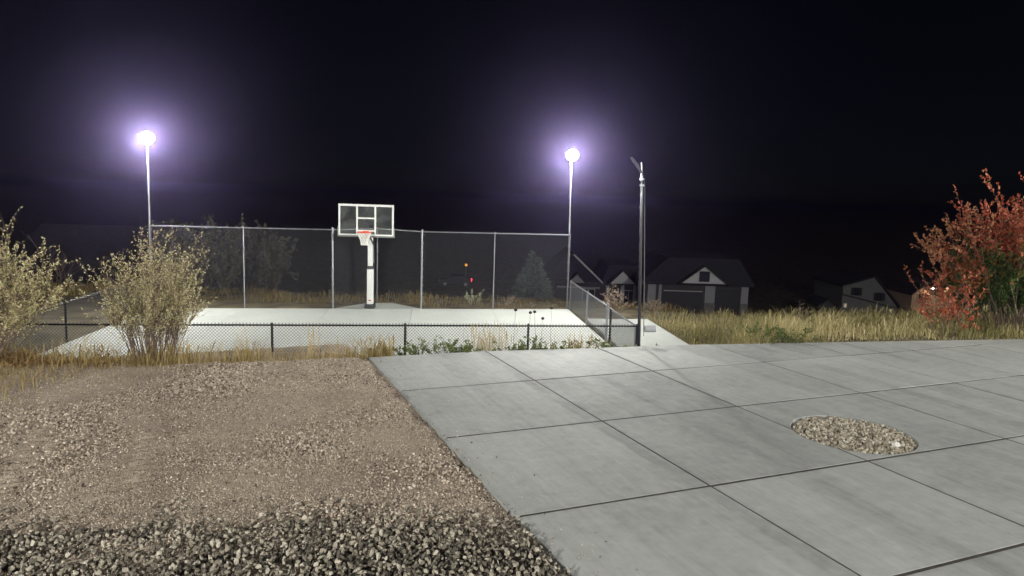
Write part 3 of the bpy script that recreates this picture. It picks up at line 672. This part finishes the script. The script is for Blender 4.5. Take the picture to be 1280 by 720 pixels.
shrub('shrub', 'tall red and green autumn shrub at the right edge of the driveway', 'shrub', (22.15, 13.25, -.15), 4.45, 1.9, 110, 60000, .078, M_RED, M_TWIG, base_r=.75, stem_r=.02, kids=(5, 3), zmin=.25, colour=red_colour, width=.7, tall=.55, spread=.5)
shrub('shrub', 'sparse low red-leaved bush left of the tall autumn shrub', 'shrub', (19.0, 13.5, -.15), 2.3, .65, 16, 1500, .07, M_RED, M_TWIG, base_r=.3, stem_r=.011, kids=(3, 2), zmin=.1, colour=lambda P: np.clip(.72 + rng.normal(size=len(P)) * .16, 0, 1), width=.7, tall=.5)
M_BUFF = ramp_mat('buff_seed_heads', [(0, (.20, .15, .11)), (.5, (.36, .28, .21)), (1, (.50, .41, .32))], translucent=.25)
shrub('dry_shrub', 'dry buff shrub behind the walkway beside the dark lamp post', 'shrub', (13.3, 21.6, -.62), 1.15, .42, 14, 1100, .05, M_BUFF, M_TWIG, base_r=.15, stem_r=.007, kids=(4, 2), width=.5)
shrub('dry_shrub', 'small dry buff shrub right of the dark lamp post', 'shrub', (14.5, 20.9, -.62), .75, .28, 9, 450, .045, M_BUFF, M_TWIG, base_r=.1, stem_r=.006, kids=(4, 2), width=.5)
M_SILV = ramp_mat('silvery_leaves', [(0, (.22, .24, .12)), (.5, (.40, .42, .26)), (1, (.60, .62, .48))], translucent=.25)
shrub('weed', 'silvery white-topped weed at the foot of the tall fence', 'plant', (8.85, 24.22, -.62), .72, .30, 9, 420, .06, M_SILV, M_TWIG, base_r=.08, stem_r=.007, kids=(2, 2), width=.4)
shrub('weed', 'small brown weed in front of the conical spruce by the tall fence', 'plant', (10.15, 23.9, -.62), .50, .22, 7, 220, .05, M_BUFF, M_TWIG, base_r=.06, stem_r=.006, kids=(2, 2), width=.5)
shrub('weed', 'tiny brown weed near the right pole of the tall fence', 'plant', (11.0, 23.72, -.62), .30, .10, 4, 80, .04, M_BUFF, M_TWIG, base_r=.04, stem_r=.005, kids=(2, 2), width=.5)
shrub('weed', 'tiny green weed closest to the right pole of the tall fence', 'plant', (11.62, 23.32, -.62), .22, .14, 5, 90, .045, M_SILV, M_TWIG, base_r=.05, stem_r=.005, kids=(2, 2), width=.4)
M_GRN = ramp_mat('green_weed_leaves', [(0, (.05, .075, .02)), (.4, (.10, .14, .04)), (.8, (.17, .21, .07)), (1, (.26, .27, .12))], translucent=.3)
M_YGR = ramp_mat('yellowing_weed_leaves', [(0, (.12, .10, .03)), (.5, (.26, .22, .08)), (1, (.36, .33, .15))], translucent=.3)
def gz(x, y): return float(ground_z(np.array(x), np.array(y)))
weeds = [(3.45, .55, .36, .30, M_YGR, 'yellowish low weed at the left corner of the driveway end'),
         (4.05, .48, .42, .34, M_GRN, 'dark green weed by the second post of the black fence'),
         (4.80, .45, .46, .40, M_GRN, 'bushy green weed at the driveway end right of the fence post'),
         (5.25, .30, .26, .30, M_GRN, 'low green weed just left of the first driveway joint'),
         (6.35, .32, .34, .36, M_GRN, 'dark green weed left of the thistle stalks'),
         (6.85, .40, .62, .32, M_GRN, 'tallest green weed among the thistle stalks'),
         (7.35, .32, .36, .38, M_GRN, 'green weed right of the thistle stalks'),
         (8.05, .26, .46, .40, M_YGR, 'yellow weed before the gate corner of the black fence'),
         (8.75, .24, .40, .34, M_GRN, 'green weed left of the dark lamp post'),
         (9.25, .22, .34, .30, M_YGR, 'yellowish weed at the foot of the dark lamp post'),
         (10.2, .22, .26, .30, M_GRN, 'low green weed right of the dark lamp post'),
         (11.9, .30, .75, .22, M_TWIG, 'bare twiggy weed standing on the walkway end'),
         (13.1, .25, .42, .50, M_GRN, 'dark green clump at the grass corner beside the driveway'),
         (13.9, .35, .36, .45, M_GRN, 'green clump at the front edge of the tall grass')]
for x, dy, h, r_, m_, lb in weeds:
    y = float(edge_y(x)) + dy; bare = m_ is M_TWIG
    shrub('weed', lb, 'plant', (x, y, gz(x, y)), h + .12, r_, 6 if bare else 15, 30 if bare else 620, .055, M_BUFF if bare else m_, M_DTWIG, base_r=r_ * .5, stem_r=.005, kids=(3, 2), width=.55, group='weeds along the driveway end', tall=.6, leaf_from=0)
# thistle stalks with round dark heads
M_HEAD = mat('dark_seed_head', (.035, .025, .022), .9)
for k, (x, dy, h, lb) in enumerate([(6.55, .65, .80, 'leftmost thin thistle stalk with dark head before the court'), (6.90, .60, .74, 'thistle stalk with large dark head beside the fence post'), (7.08, .55, .77, 'short-headed thistle stalk just right of the fence post'),
                                  (7.20, .58, .60, 'lowest of the dark-headed thistle stalks'), (7.42, .52, .86, 'rightmost and tallest dark-headed thistle stalk')]):
    y = float(edge_y(x)) + dy; z = gz(x, y); t_ = empty('thistle', (x, y, z)); tag(t_, lb, 'plant', 'thistle stalks at the driveway end')
    lx = random.uniform(-.06, .06); hz = h - z * 1.0
    MB().tube([(0, 0, 0), (lx * .3, 0, hz * .5), (lx, .02, hz)], [.005, .004, .003], 5).build('stalk', M_DTWIG, t_)
    v = ICO_V * np.array([.045, .045, .038]) + np.array([lx, .02, hz + .02]); MB().add(v, [tuple(f) for f in ICO_F]).build('seed_head', M_HEAD, t_)

# ------------------------------------------------------------------ grasses
def blades(name, P, h, m, width=.008, lean=.35, parent=None, col=None, heads=0.0):
    n = len(P); a = rng.random(n) * 6.283; L = np.stack([np.cos(a), np.sin(a), np.zeros(n)], 1) * (lean * rng.random(n) * h)[:, None]
    S = np.stack([-np.sin(a + .7), np.cos(a + .7), np.zeros(n)], 1) * width
    Z = np.zeros((n, 3)); Z[:, 2] = h
    w1 = np.where(rng.random(n) < heads, 2.6, .8)[:, None]
    b0, b1 = P - S, P + S; m0, m1 = P + L * .35 + Z * .55 - S * .8, P + L * .35 + Z * .55 + S * .8
    q0, q1 = P + L * .75 + Z * .85 - S * w1 * .9, P + L * .75 + Z * .85 + S * w1 * .9; t_ = P + L * 1.15 + Z
    V = np.stack([b0, b1, m0, m1, q0, q1, t_], 1).reshape(-1, 3); k = np.arange(n)[:, None] * 7
    F = np.stack([k + [0, 1, 3], k + [0, 3, 2], k + [2, 3, 5], k + [2, 5, 4], k + [4, 5, 6]], 1).reshape(-1, 3)
    c = rng.random(n) if col is None else col
    o = np_mesh(name, V, F, m, parent=parent, attr=np.repeat(c, 5)); tag(o, kind='stuff'); return o
# field on the right
N = 60000; px = 12.6 + rng.random(N) * 26; e = edge_y(px); py = e + .10 + rng.random(N) ** 1.25 * 10.5
lim = 12.47 + (py - 16.31) * .311 + .12          # walkway edge
dn = vnoise(px, py, .7, 41) * .75 + vnoise(px, py, 2.3, 42) * .6
k = (px > lim) & (.3921 * px + .9199 * py < 25.4) & (rng.random(N) < .12 + 1.2 * dn ** 1.8); px, py = px[k], py[k]
front = sstep((py - edge_y(px)) / .9)
h = (.10 + .52 * front) * (.25 + .85 * rng.random(len(px)) ** 1.3) * (.15 + .75 * vnoise(px, py, 1.6, 43) + .7 * vnoise(px, py, .45, 45))
blades('field_grass', np.stack([px, py, ground_z(px, py) - .02], -1), h, M_FIELD, width=.0065, lean=.75, heads=.22, col=np.clip(vnoise(px, py, 1.2, 44) * .6 + rng.random(len(px)) * .55 - .05, 0, 1))
# dead stalks standing out of the field
for x, y, h_, lb in [(23.2, 16.6, 1.15, 'pale dead stalk sticking up in the grass below the grey house'), (24.9, 16.4, 1.0, 'forked bare stalk in the grass right of the pale dead one'), (17.3, 16.9, .95, 'dry seeded stalk in the middle of the grass field'), (27.6, 14.6, 1.3, 'bare branching stalk near the red bushes')]:
    shrub('dead_stalk', lb, 'plant', (x, y, gz(x, y)), h_, .28, 4, 90, .05, M_BUFF, M_BUFF, base_r=.05, stem_r=.007, kids=(3, 2), width=.4, group='dead stalks in the grass field')
# golden strip between gravel and the black fence
N = 15000; px = -7 + rng.random(N) * 10.6; py = edge_y(px) + .05 - .75 * sstep((-px + .5) / 3) * vnoise(px, px * 0, .9, 57) + rng.random(N) * 2.1
k = (rng.random(N) < .12 + 1.1 * vnoise(px, py, .55, 51) ** 2 + .25 * vnoise(px, py, 1.7, 52)); px, py = px[k], py[k]
h = (.10 + .42 * rng.random(len(px)) ** 2) * (.5 + .9 * vnoise(px, py, .8, 53))
blades('dry_grass', np.stack([px, py, np.maximum(ground_z(px, py), np.where(py < edge_y(px) + .3, gravel_z(px, py) + .01, -9)) - .02], -1), h, M_STRAW, width=.006, lean=.6, heads=.15, col=np.clip(rng.random(len(px)) * .75, 0, 1))
# tall pale wisps standing against the court
P = []
for x0, n_, s_ in [(5.75, 60, .16), (6.05, 45, .10), (6.35, 30, .08), (1.9, 24, .06), (.55, 14, .05), (7.95, 60, .3), (8.5, 40, .2)]:
    for _ in range(n_): x = random.gauss(x0, s_); P.append((x, float(edge_y(x)) + random.uniform(.35, .8)))
P = np.array(P); blades('wispy_grass', np.stack([P[:, 0], P[:, 1], ground_z(P[:, 0], P[:, 1])], -1), .55 + .45 * rng.random(len(P)), M_STRAW, width=.004, lean=.25, heads=.4, col=.45 + .3 * rng.random(len(P)))
# low litter and stubble on the dirt at the left
N = 9000; px = -6 + rng.random(N) * 6.2; py = 12.4 + rng.random(N) * 4.0
k = (py < edge_y(px) + .1) & (rng.random(N) < (.05 + .9 * vnoise(px, py, .6, 61) ** 3) * sstep((py - 12.2 - .5 * (px + 3)) / 1.5)); px, py = px[k], py[k]
blades('stubble', np.stack([px, py, gravel_z(px, py)], -1), (.03 + .10 * rng.random(len(px)) ** 2) * (1 + 1.5 * sstep((-2.6 - px) / .4)), M_STRAW, width=.005, lean=1.5, col=rng.random(len(px)) * .8)
# rusty dead ground cover under the left shrub
M_RUST = ramp_mat('rusty_dead_leaves', [(0, (.10, .055, .03)), (.5, (.24, .13, .055)), (1, (.36, .22, .10))], translucent=.25)
N = 6500; px = -4.9 + rng.random(N) * 3.4; py = edge_y(px) - .35 + rng.random(N) * 1.5
hh = .34 * vnoise(px, py, .5, 71) * sstep((px + 5.2) / .4) * sstep((-1.4 - px) / .8); P = np.stack([px, py, np.maximum(ground_z(px, py), gravel_z(px, py) - .1) + hh * rng.random(N)], -1)
V, F = leaf_mesh(P, rng.normal(size=P.shape), .03 + .05 * rng.random(N), .5); o = np_mesh('dead_ground_cover', V, F, M_RUST, attr=np.repeat(rng.random(N), 2)); tag(o, kind='stuff')
# tufts on the rim behind the court and beside it
N = 26000; s = -26 + rng.random(N) * 36; t = 25.6 + rng.random(N) * 2.6
px = .9199 * s + .3921 * t; py = -.3921 * s + .9199 * t
ok_ = py > 26.28 - (px + 1.84) * .2275 + .35 + np.where((px > 3.6) & (px < 7.1), .9, 0)
ok_ &= rng.random(N) < .08 + 1.0 * vnoise(px, py, .8, 81) ** 2; px, py = px[ok_], py[ok_]
h = (.08 + .24 * rng.random(len(px)) ** 1.5) * (.4 + vnoise(px, py, 1.5, 82))
blades('rim_grass', np.stack([px, py, ground_z(px, py) - .02], -1), h, M_STRAW, width=.008, lean=.5, heads=.2, col=rng.random(len(px)) * .6)

# ------------------------------------------------------------------ trees behind the court
def spruce(label, loc, H, rad):
    t_ = empty('spruce_tree', loc); tag(t_, label, 'tree')
    MB().tube([(0, 0, -.3), (0, 0, H * .5), (0, 0, H * .97)], [.11, .07, .015], 8).build('trunk', M_DTWIG, t_)
    P, D = [], []
    for k in range(620):
        z = H * (1 - math.sqrt(random.random())) * .97 + .15; a = random.uniform(0, 6.283); L_ = rad * (1 - z / H) * random.uniform(.8, 1.1) + .08
        for j in range(16):
            q = random.uniform(.15, 1) ** .6; P.append((L_ * q * math.cos(a) + random.gauss(0, .06), L_ * q * math.sin(a) + random.gauss(0, .06), z - .18 * L_ * q + random.gauss(0, .05)))
            D.append((math.cos(a) + random.gauss(0, .5), math.sin(a) + random.gauss(0, .5), .25 + random.gauss(0, .4)))
    P, D = np.array(P), np.array(D); V, F = leaf_mesh(P, D, .16 + .12 * rng.random(len(P)), .22); np_mesh('crown', V, F, M_SPR, parent=t_, attr=np.repeat(rng.random(len(P)), 2)); return t_
M_SPR = ramp_mat('spruce_needles', [(0, (.07, .09, .075)), (.5, (.15, .18, .15)), (1, (.26, .29, .26))], translucent=.1)
spruce('conical spruce tree behind the right part of the tall fence', (17.39, 37.68, -3.2), 3.4, 1.75)
M_DLF = ramp_mat('dull_leaves', [(0, (.08, .08, .05)), (.5, (.16, .155, .10)), (1, (.24, .23, .16))], translucent=.2)
shrub('bare_tree', 'rounded leafy tree behind the left part of the tall fence', 'tree', (-.6, 43.2, -3.3), 4.9, 2.0, 34, 17000, .17, M_DLF, M_DTWIG, base_r=.4, stem_r=.04, kids=(5, 3), leaf_names=('trunk', 'crown'), sides=5)
shrub('bare_tree', 'dim rounded tree left of the basketball hoop behind the fence', 'tree', (3.0, 46.2, -3.7), 4.4, 1.9, 28, 13000, .17, M_DLF, M_DTWIG, base_r=.3, stem_r=.04, kids=(5, 3), leaf_names=('trunk', 'crown'), sides=5)
shrub('bare_tree', 'bare young tree in front of the dark house at left', 'tree', (-8.0, 44.0, -3.2), 3.6, 1.3, 5, 120, .1, M_DLF, M_TWIG, base_r=.1, stem_r=.045, kids=(7, 4), leaf_names=('trunk', 'crown'), sides=5)
shrub('bare_tree', 'low bare bush in front of the dark house between the two shrubs', 'tree', (-5.0, 44.5, -3.4), 2.6, 1.3, 9, 200, .1, M_DLF, M_TWIG, base_r=.2, stem_r=.03, kids=(5, 3), leaf_names=('trunk', 'crown'), sides=5)

# ------------------------------------------------------------------ houses on the lower ground (local x along the front, -y towards the camera)
FACE = math.atan2(rt.y, rt.x)
M_SID = mat('pale_siding', (.25, .25, .26), .8, var=.06, scale=2); M_TRIM = mat('white_trim', (.46, .46, .47), .7)
M_ROOF = mat('dark_shingles', (.022, .022, .025), .95, var=.25, scale=3); M_DARKW = mat('dark_window', (.02, .022, .026), .15, spec=.5)
M_GDOOR = mat('dark_garage_door', (.022, .022, .025), .6); M_STONE = mat('grey_stone', (.14, .135, .13), .9, var=.3, scale=4, bump=.6, bscale=6); M_BROWN = mat('brown_siding', (.055, .05, .05), .85, var=.08, scale=2)
def wall(root, x0, x1, y0, y1, z0, z1, m, name='wall'): return MB().box(x0, x1, y0, y1, z0, z1).build(name, m, root)
def gable_roof(root, x0, x1, y0, y1, ze, za, over=.35, th=.16, xa=None, m=None, name='roof'):
    xa = (x0 + x1) / 2 if xa is None else xa; sl = (za - ze) / max(xa - x0, .01); sr = (za - ze) / max(x1 - xa, .01)
    poly = [(x0 - over, ze - over * sl), (xa, za), (x1 + over, ze - over * sr), (x1 + over, ze - over * sr + th), (xa, za + th), (x0 - over, ze - over * sl + th)]
    r_ = MB().prism(poly, y0 - over, y1 + over).build(name, m or M_ROOF, root)
    rk = [(x0 - over, ze - over * sl - .03), (xa, za - .03), (x1 + over, ze - over * sr - .03), (x1 + over, ze - over * sr + th * .9), (xa, za + th * .9), (x0 - over, ze - over * sl + th * .9)]
    MB().prism(rk, y0 - over - .03, y0 - over - .004).build('rake_board', M_TRIM if name == 'pale_roof' else M_ROOF, r_); return r_
def gable_wall(root, x0, x1, y, ze, za, m, xa=None, th=.12, name='gable'): 
    xa = (x0 + x1) / 2 if xa is None else xa
    return MB().prism([(x0, ze), (x1, ze), (xa, za)], y, y + th).build(name, m, root)
def window(root, x, z, w_, h_, y, pane=M_DARKW, shutters=False, mull=True):
    f = MB()
    for a, b, c, d in ((-w_ / 2 - .06, w_ / 2 + .06, h_ / 2, h_ / 2 + .08), (-w_ / 2 - .06, w_ / 2 + .06, -h_ / 2 - .08, -h_ / 2), (-w_ / 2 - .06, -w_ / 2, -h_ / 2, h_ / 2), (w_ / 2, w_ / 2 + .06, -h_ / 2, h_ / 2)): f.box(x + a, x + b, y - .06, y - .004, z + c, z + d)
    if mull: f.box(x - .025, x + .025, y - .05, y - .004, z - h_ / 2, z + h_ / 2)
    f = f.build('window', M_TRIM if not shutters else M_GDOOR, root)
    MB().box(x - w_ / 2, x + w_ / 2, y - .03, y - .006, z - h_ / 2, z + h_ / 2).build('pane', pane, f)
    if shutters:
        for s in (-1, 1): MB().box(x + s * (w_ / 2 + .22) - .16, x + s * (w_ / 2 + .22) + .16, y - .05, y - .005, z - h_ / 2 - .05, z + h_ / 2 + .05).build('shutter', M_GDOOR, f)
    return f
def garage_door(root, x0, x1, z1, y, rows=4, lite=True):
    d = MB().box(x0, x1, y - .03, y - .004, .02, z1).build('garage_door', M_GDOOR, root)
    for r_ in range(rows):
        z0 = .06 + r_ * (z1 - .1) / rows
        for c in range(int((x1 - x0) / .8)):
            wd_ = (x1 - x0 - .1) / int((x1 - x0) / .8); a = x0 + .05 + c * wd_
            MB().box(a + .05, a + wd_ - .05, y - .05, y - .031, z0 + .05, z0 + (z1 - .1) / rows - .05).build('panel', M_GDOOR, d)
    MB().box(x0 + .1, x1 - .1, y - .12, y - .02, z1 - .02, z1 + .05).build('lintel', M_TRIM if lite else M_GDOOR, d)

# the house with two garage doors
h2 = empty('house', (46.9, 60.6, -8.25), FACE); tag(h2, 'house with white front gable above a wide dark garage door', 'house')
wall(h2, -5.5, 5.5, 0, 9, 0, 3.2, M_BROWN)
for a, b in ((-5.1, -4.25), (-3.95, -3.65), (.95, 2.0), (4.75, 5.5)): wall(h2, a, b, -.14, -.004, 1.2, 3.1, M_SID, 'pier'); wall(h2, a - .03, b + .03, -.2, -.006, 0, 1.18, M_STONE, 'stone_base')
garage_door(h2, -3.5, .75, 2.35, -.01); garage_door(h2, 2.05, 4.7, 2.7, -.01, rows=5, lite=False)
MB().prism([(-6, 3.2), (6, 3.2), (4.2, 5.9), (-3.2, 5.9)], -.5, 9.4).build('roof', M_ROOF, h2)
wall(h2, -5.9, 5.9, -.62, -.51, 3.05, 3.3, M_ROOF, 'fascia')
gable_wall(h2, -1.9, 2.9, -.9, 3.32, 5.15, M_TRIM); gable_roof(h2, -1.9, 2.9, -.9, 3, 3.32, 5.15, over=.3)
window(h2, .55, 4.05, 1.1, 1.1, -.9, mull=False)
# the house with the long pale rake board
h1 = empty('house', (40.4, 68.7, -9.1), FACE); tag(h1, 'house with steep roof, pale rake board and two small white gables', 'house')
wall(h1, -5.4, 4.2, 0, 9, 0, 3.3, M_BROWN)
gable_wall(h1, -7.0, -.2, -.05, 3.3, 6.3, M_ROOF, name='gable'); gable_roof(h1, -7.0, -.2, 0, 9, 3.3, 6.4, over=.25); MB().prism([(-3.5, 6.25), (-.1, 3.12), (-.1, 3.36), (-3.4, 6.42)], -.42, -.30).build('rake_board', M_TRIM, h1)
gable_wall(h1, -4.0, -2.1, -.9, 3.25, 4.25, M_SID); gable_roof(h1, -4.0, -2.1, -.9, 1, 3.25, 4.25, over=.2)
gable_wall(h1, .6, 3.4, -.9, 3.3, 4.75, M_TRIM); gable_roof(h1, .6, 3.4, -.9, 3, 3.3, 4.75, over=.25)
MB().prism([(-.2, 3.3), (4.9, 3.3), (3.9, 5.2), (.6, 5.2)], .2, 9).build('roof', M_ROOF, h1)
MB().prism([(.7, 0), (.7, 2.1), (.95, 2.6), (1.3, 2.8), (1.65, 2.6), (1.9, 2.1), (1.9, 0)], -.12, -.01).build('entry_arch', M_DARKW, h1)
for x in (.45, 2.15, 3.6): wall(h1, x - .18, x + .18, -.35, -.02, 0, 3.1, M_SID, 'column')
window(h1, 2.9, 1.7, 1.0, 1.4, -.0); window(h1, -1.6, 1.8, 1.3, 1.3, -.0); wall(h1, -5.2, -.4, -.5, -.02, 2.6, 2.75, M_SID, 'porch_beam')
# grey house with asymmetric gable
h3 = empty('house', (72.3, 60.5, -9.2), FACE); tag(h3, 'plain grey house with off-centre gable and shuttered windows in the right distance', 'house')
MB().prism([(-3.3, 0), (3.3, 0), (3.3, 1.0), (.3, 4.4), (-3.3, 3.3)], 0, 8).build('wall', mat('grey_siding', (.16, .16, .157), .85, var=.08, scale=2), h3)
MB().prism([(-3.6, 3.2), (.3, 4.42), (3.7, .75), (3.85, .88), (.32, 4.62), (-3.62, 3.4)], -.25, 8.2).build('roof', M_ROOF, h3)
MB().prism([(-3.32, 2.35), (3.1, .9), (3.1, .75), (-3.32, 2.2)], -.12, -.01).build('belt_board', M_GDOOR, h3)
window(h3, -1.7, 2.65, .55, .8, 0, shutters=True); window(h3, 1.1, 2.1, .6, .85, 0, shutters=True)
M_LITW = mat('lit_window', (.9, .8, .6), .5, emit=(1.0, .75, .45), strength=.22)
window(h3, -2.9, .95, .3, .4, 0, pane=M_LITW, mull=False); window(h3, 2.6, .45, .35, .4, 0, pane=M_LITW, mull=False)
# small warm-lit house by the red shrub
h4 = empty('house', (81.6, 60.6, -9.0), FACE); tag(h4, 'small house front lit warm by its porch lamp, left of the red shrub', 'house')
wall(h4, -1.4, 4.4, 0, 7, 0, 2.0, mat('tan_siding', (.5, .36, .27), .85)); gable_wall(h4, -1.4, 1.4, -.02, 2.0, 3.0, MATS['tan_siding']); gable_roof(h4, -1.4, 1.4, 0, 7, 2.0, 3.0, over=.3)
window(h4, 0, 1.6, 1.2, .75, -.02); gable_roof(h4, 1.6, 4.4, 0, 7, 2.0, 3.3, over=.3); gable_wall(h4, 1.6, 4.4, -.02, 2.0, 3.3, MATS['tan_siding'])
M_BULB = mat('porch_bulb', (1, .9, .7), .4, emit=(1.0, .66, .38), strength=420)
for x, z in ((.75, 2.75), (3.4, 3.2)):
    l_ = MB().box(x - .06, x + .06, -.75, -.02, z + .12, z + .2).build('porch_lamp', M_GDOOR, h4); MB().tube([(x, -.6, z), (x, -.6, z + .11)], [.09, .06], 8).build('bulb', M_BULB, l_)
# small dark shed
h6 = empty('shed', (63.7, 58.8, -8.9), FACE); tag(h6, 'small dark gabled shed beyond the grass left of the grey house', 'shed')
wall(h6, -.9, .9, 0, 3, 0, 1.3, M_BROWN); gable_wall(h6, -.9, .9, -.02, 1.3, 1.9, M_BROWN); gable_roof(h6, -.9, .9, 0, 3, 1.3, 1.9, over=.2); wall(h6, -.4, .4, -.06, -.005, .02, 1.1, M_GDOOR, 'door')
# large dim house at the left
h5 = empty('house', (-8.4, 62.6, -5.3), FACE); tag(h5, 'large dim house with a long dark roof behind the left shrubs', 'house')
wall(h5, -6, 6.5, 0, 9, 0, 2.7, M_BROWN)
MB().prism([(0, 0), (9.6, 0), (4.8, 2.6)], -6.5, 7).build('roof', mat('grey_shingles', (.055, .055, .056), .95, var=.2, scale=3), h5)
r5 = [c for c in h5.children if c.name.startswith('roof')][0]; r5.rotation_euler = (0, 0, R(90)); r5.location = (0.25, -.3, 2.72)
window(h5, -3.4, 1.5, 1.4, 1.2, 0, shutters=True); window(h5, 2.8, 1.5, 1.4, 1.2, 0, shutters=True); wall(h5, -.5, .5, -.05, -.004, .02, 2.1, M_GDOOR, 'door')

# ------------------------------------------------------------------ car with red tail lamp, orange marker and a far lamp
M_CAR = mat('dark_car_paint', (.02, .02, .024), .25, .2, spec=.6); M_TYRE = mat('tyre_rubber', (.02, .02, .02), .9)
CARPOS = (30.75, 92.0, -9.0)
car = empty('parked_car', CARPOS, FACE + R(183)); tag(car, 'dark parked car with a glowing red tail lamp seen through the tall fence', 'car')
prof = [(-2.2, .35), (2.2, .35), (2.25, .75), (1.9, .92), (1.0, 1.0), (.35, 1.45), (-1.1, 1.47), (-1.75, 1.02), (-2.2, .95)]
bd = MB().prism(prof, -.88, .88).build('body', M_CAR, car, bevel=.06)
MB().prism([(.85, 1.02), (.3, 1.40), (-.35, 1.41), (-.35, 1.02)], -.905, -.883).build('window', M_DARKW, car); MB().prism([(-.42, 1.02), (-.42, 1.41), (-1.05, 1.41), (-1.55, 1.02)], -.905, -.883).build('window', M_DARKW, car)
MB().prism([(.85, 1.02), (.3, 1.40), (-.35, 1.41), (-.35, 1.02)], .883, .905).build('window', M_DARKW, car); MB().prism([(-.42, 1.02), (-.42, 1.41), (-1.05, 1.41), (-1.55, 1.02)], .883, .905).build('window', M_DARKW, car)
for x in (-1.4, 1.4):
    for s in (-1, 1):
        wh = MB().tube([(x, s * .72, .33), (x, s * .92, .33)], .33, 18).build('wheel', M_TYRE, car); MB().tube([(x, s * .921, .33), (x, s * .93, .33)], .2, 14).build('rim', M_GALV, wh)
M_TAIL = mat('tail_lamp', (.6, .02, .02), .3, emit=(1.0, .04, .07), strength=9)
for s in (-1, 1): MB().cbox((-2.19, s * .72, .86), (.09, .30, .20)).build('tail_lamp', M_TAIL, car); MB().cbox((2.2, s * .68, .72), (.08, .3, .14)).build('headlight', M_TRIM, car)
mk = empty('marker_sign', (32.0, 91.3, -9.0)); tag(mk, 'small glowing orange square sign on a post behind the tall fence', 'sign')
MB().bar((0, 0, -.2), (0, 0, 2.75), .06, .06).build('post', M_DGREY, mk)
bx_ = MB().cbox((0, 0, 0), (.36, .10, .36)).build('panel_box', M_DGREY, mk); bx_.location = (0, 0, 2.93); bx_.rotation_euler = (0, 0, FACE)
lt = MB().cbox((0, -.055, 0), (.32, .008, .32)).build('panel', mat('orange_panel', (.9, .5, .1), .5, emit=(1.0, .42, .03), strength=1.0), bx_)
fl = empty('street_lamp', (10.9, 125.7, -9.0)); tag(fl, 'faraway street lamp, a white speck left of the hoop behind the fence', 'street lamp')
MB().tube([(0, 0, -.2), (0, 0, 3.9)], [.08, .05], 8).build('post', M_DGREY, fl); MB().tube([(0, 0, 3.7), (0, 0, 3.78), (0, 0, 3.95), (0, 0, 4.05)], [.05, .09, .09, .04], 10).build('lamp', mat('street_bulb', (1, 1, 1), .5, emit=(1, .98, .95), strength=12), fl)

# ------------------------------------------------------------------ own house behind the camera with the wall floodlight that lights the yard
oh = empty('house_wall', (9.0, -6.5, 0)); tag(oh, 'wall of the house behind the camera with two floodlights under its eave', 'house')
MB().box(-26, 26, -.2, 0, -.3, 7.6).build('wall', M_SID, oh); MB().box(-26.3, 26.3, -.6, .55, 7.6, 7.75).build('eave', M_TRIM, oh)
M_HL = mat('house_flood_lens', (.9, .9, .9), .3, emit=(1.0, .98, .915), strength=HOUSE)
for x, a, w_, h_ in ((-23.0, .50, .76, .54), (-1.0, .02, .28, .24), (23.0, -.35, 1.2, .68)):
    flood_head(oh, (x, .30, 7.1), (a, .95, -.22), W=w_, Hh=h_, lens=M_HL, housing=M_DGREY); MB().bar((x, 0, 7.1), (x, .18, 7.13), .05, .05).build('bracket', M_DGREY, oh)

# ------------------------------------------------------------------ night haze
hz = MB().box(-1600, 2300, -340, 2500, -10.5, 9.0)
hm = bpy.data.materials.new('night_haze'); hm.use_nodes = True; n = hm.node_tree; n.nodes.clear()
om = n.nodes.new('ShaderNodeOutputMaterial'); pv = n.nodes.new('ShaderNodeVolumePrincipled')
pv.inputs['Color'].default_value = (.57, .47, 1.0, 1); pv.inputs['Density'].default_value = HAZE; pv.inputs['Anisotropy'].default_value = .92
n.links.new(pv.outputs[0], om.inputs['Volume'])
if HAZE > 0: o = hz.build('haze', hm); tag(o, kind='stuff')
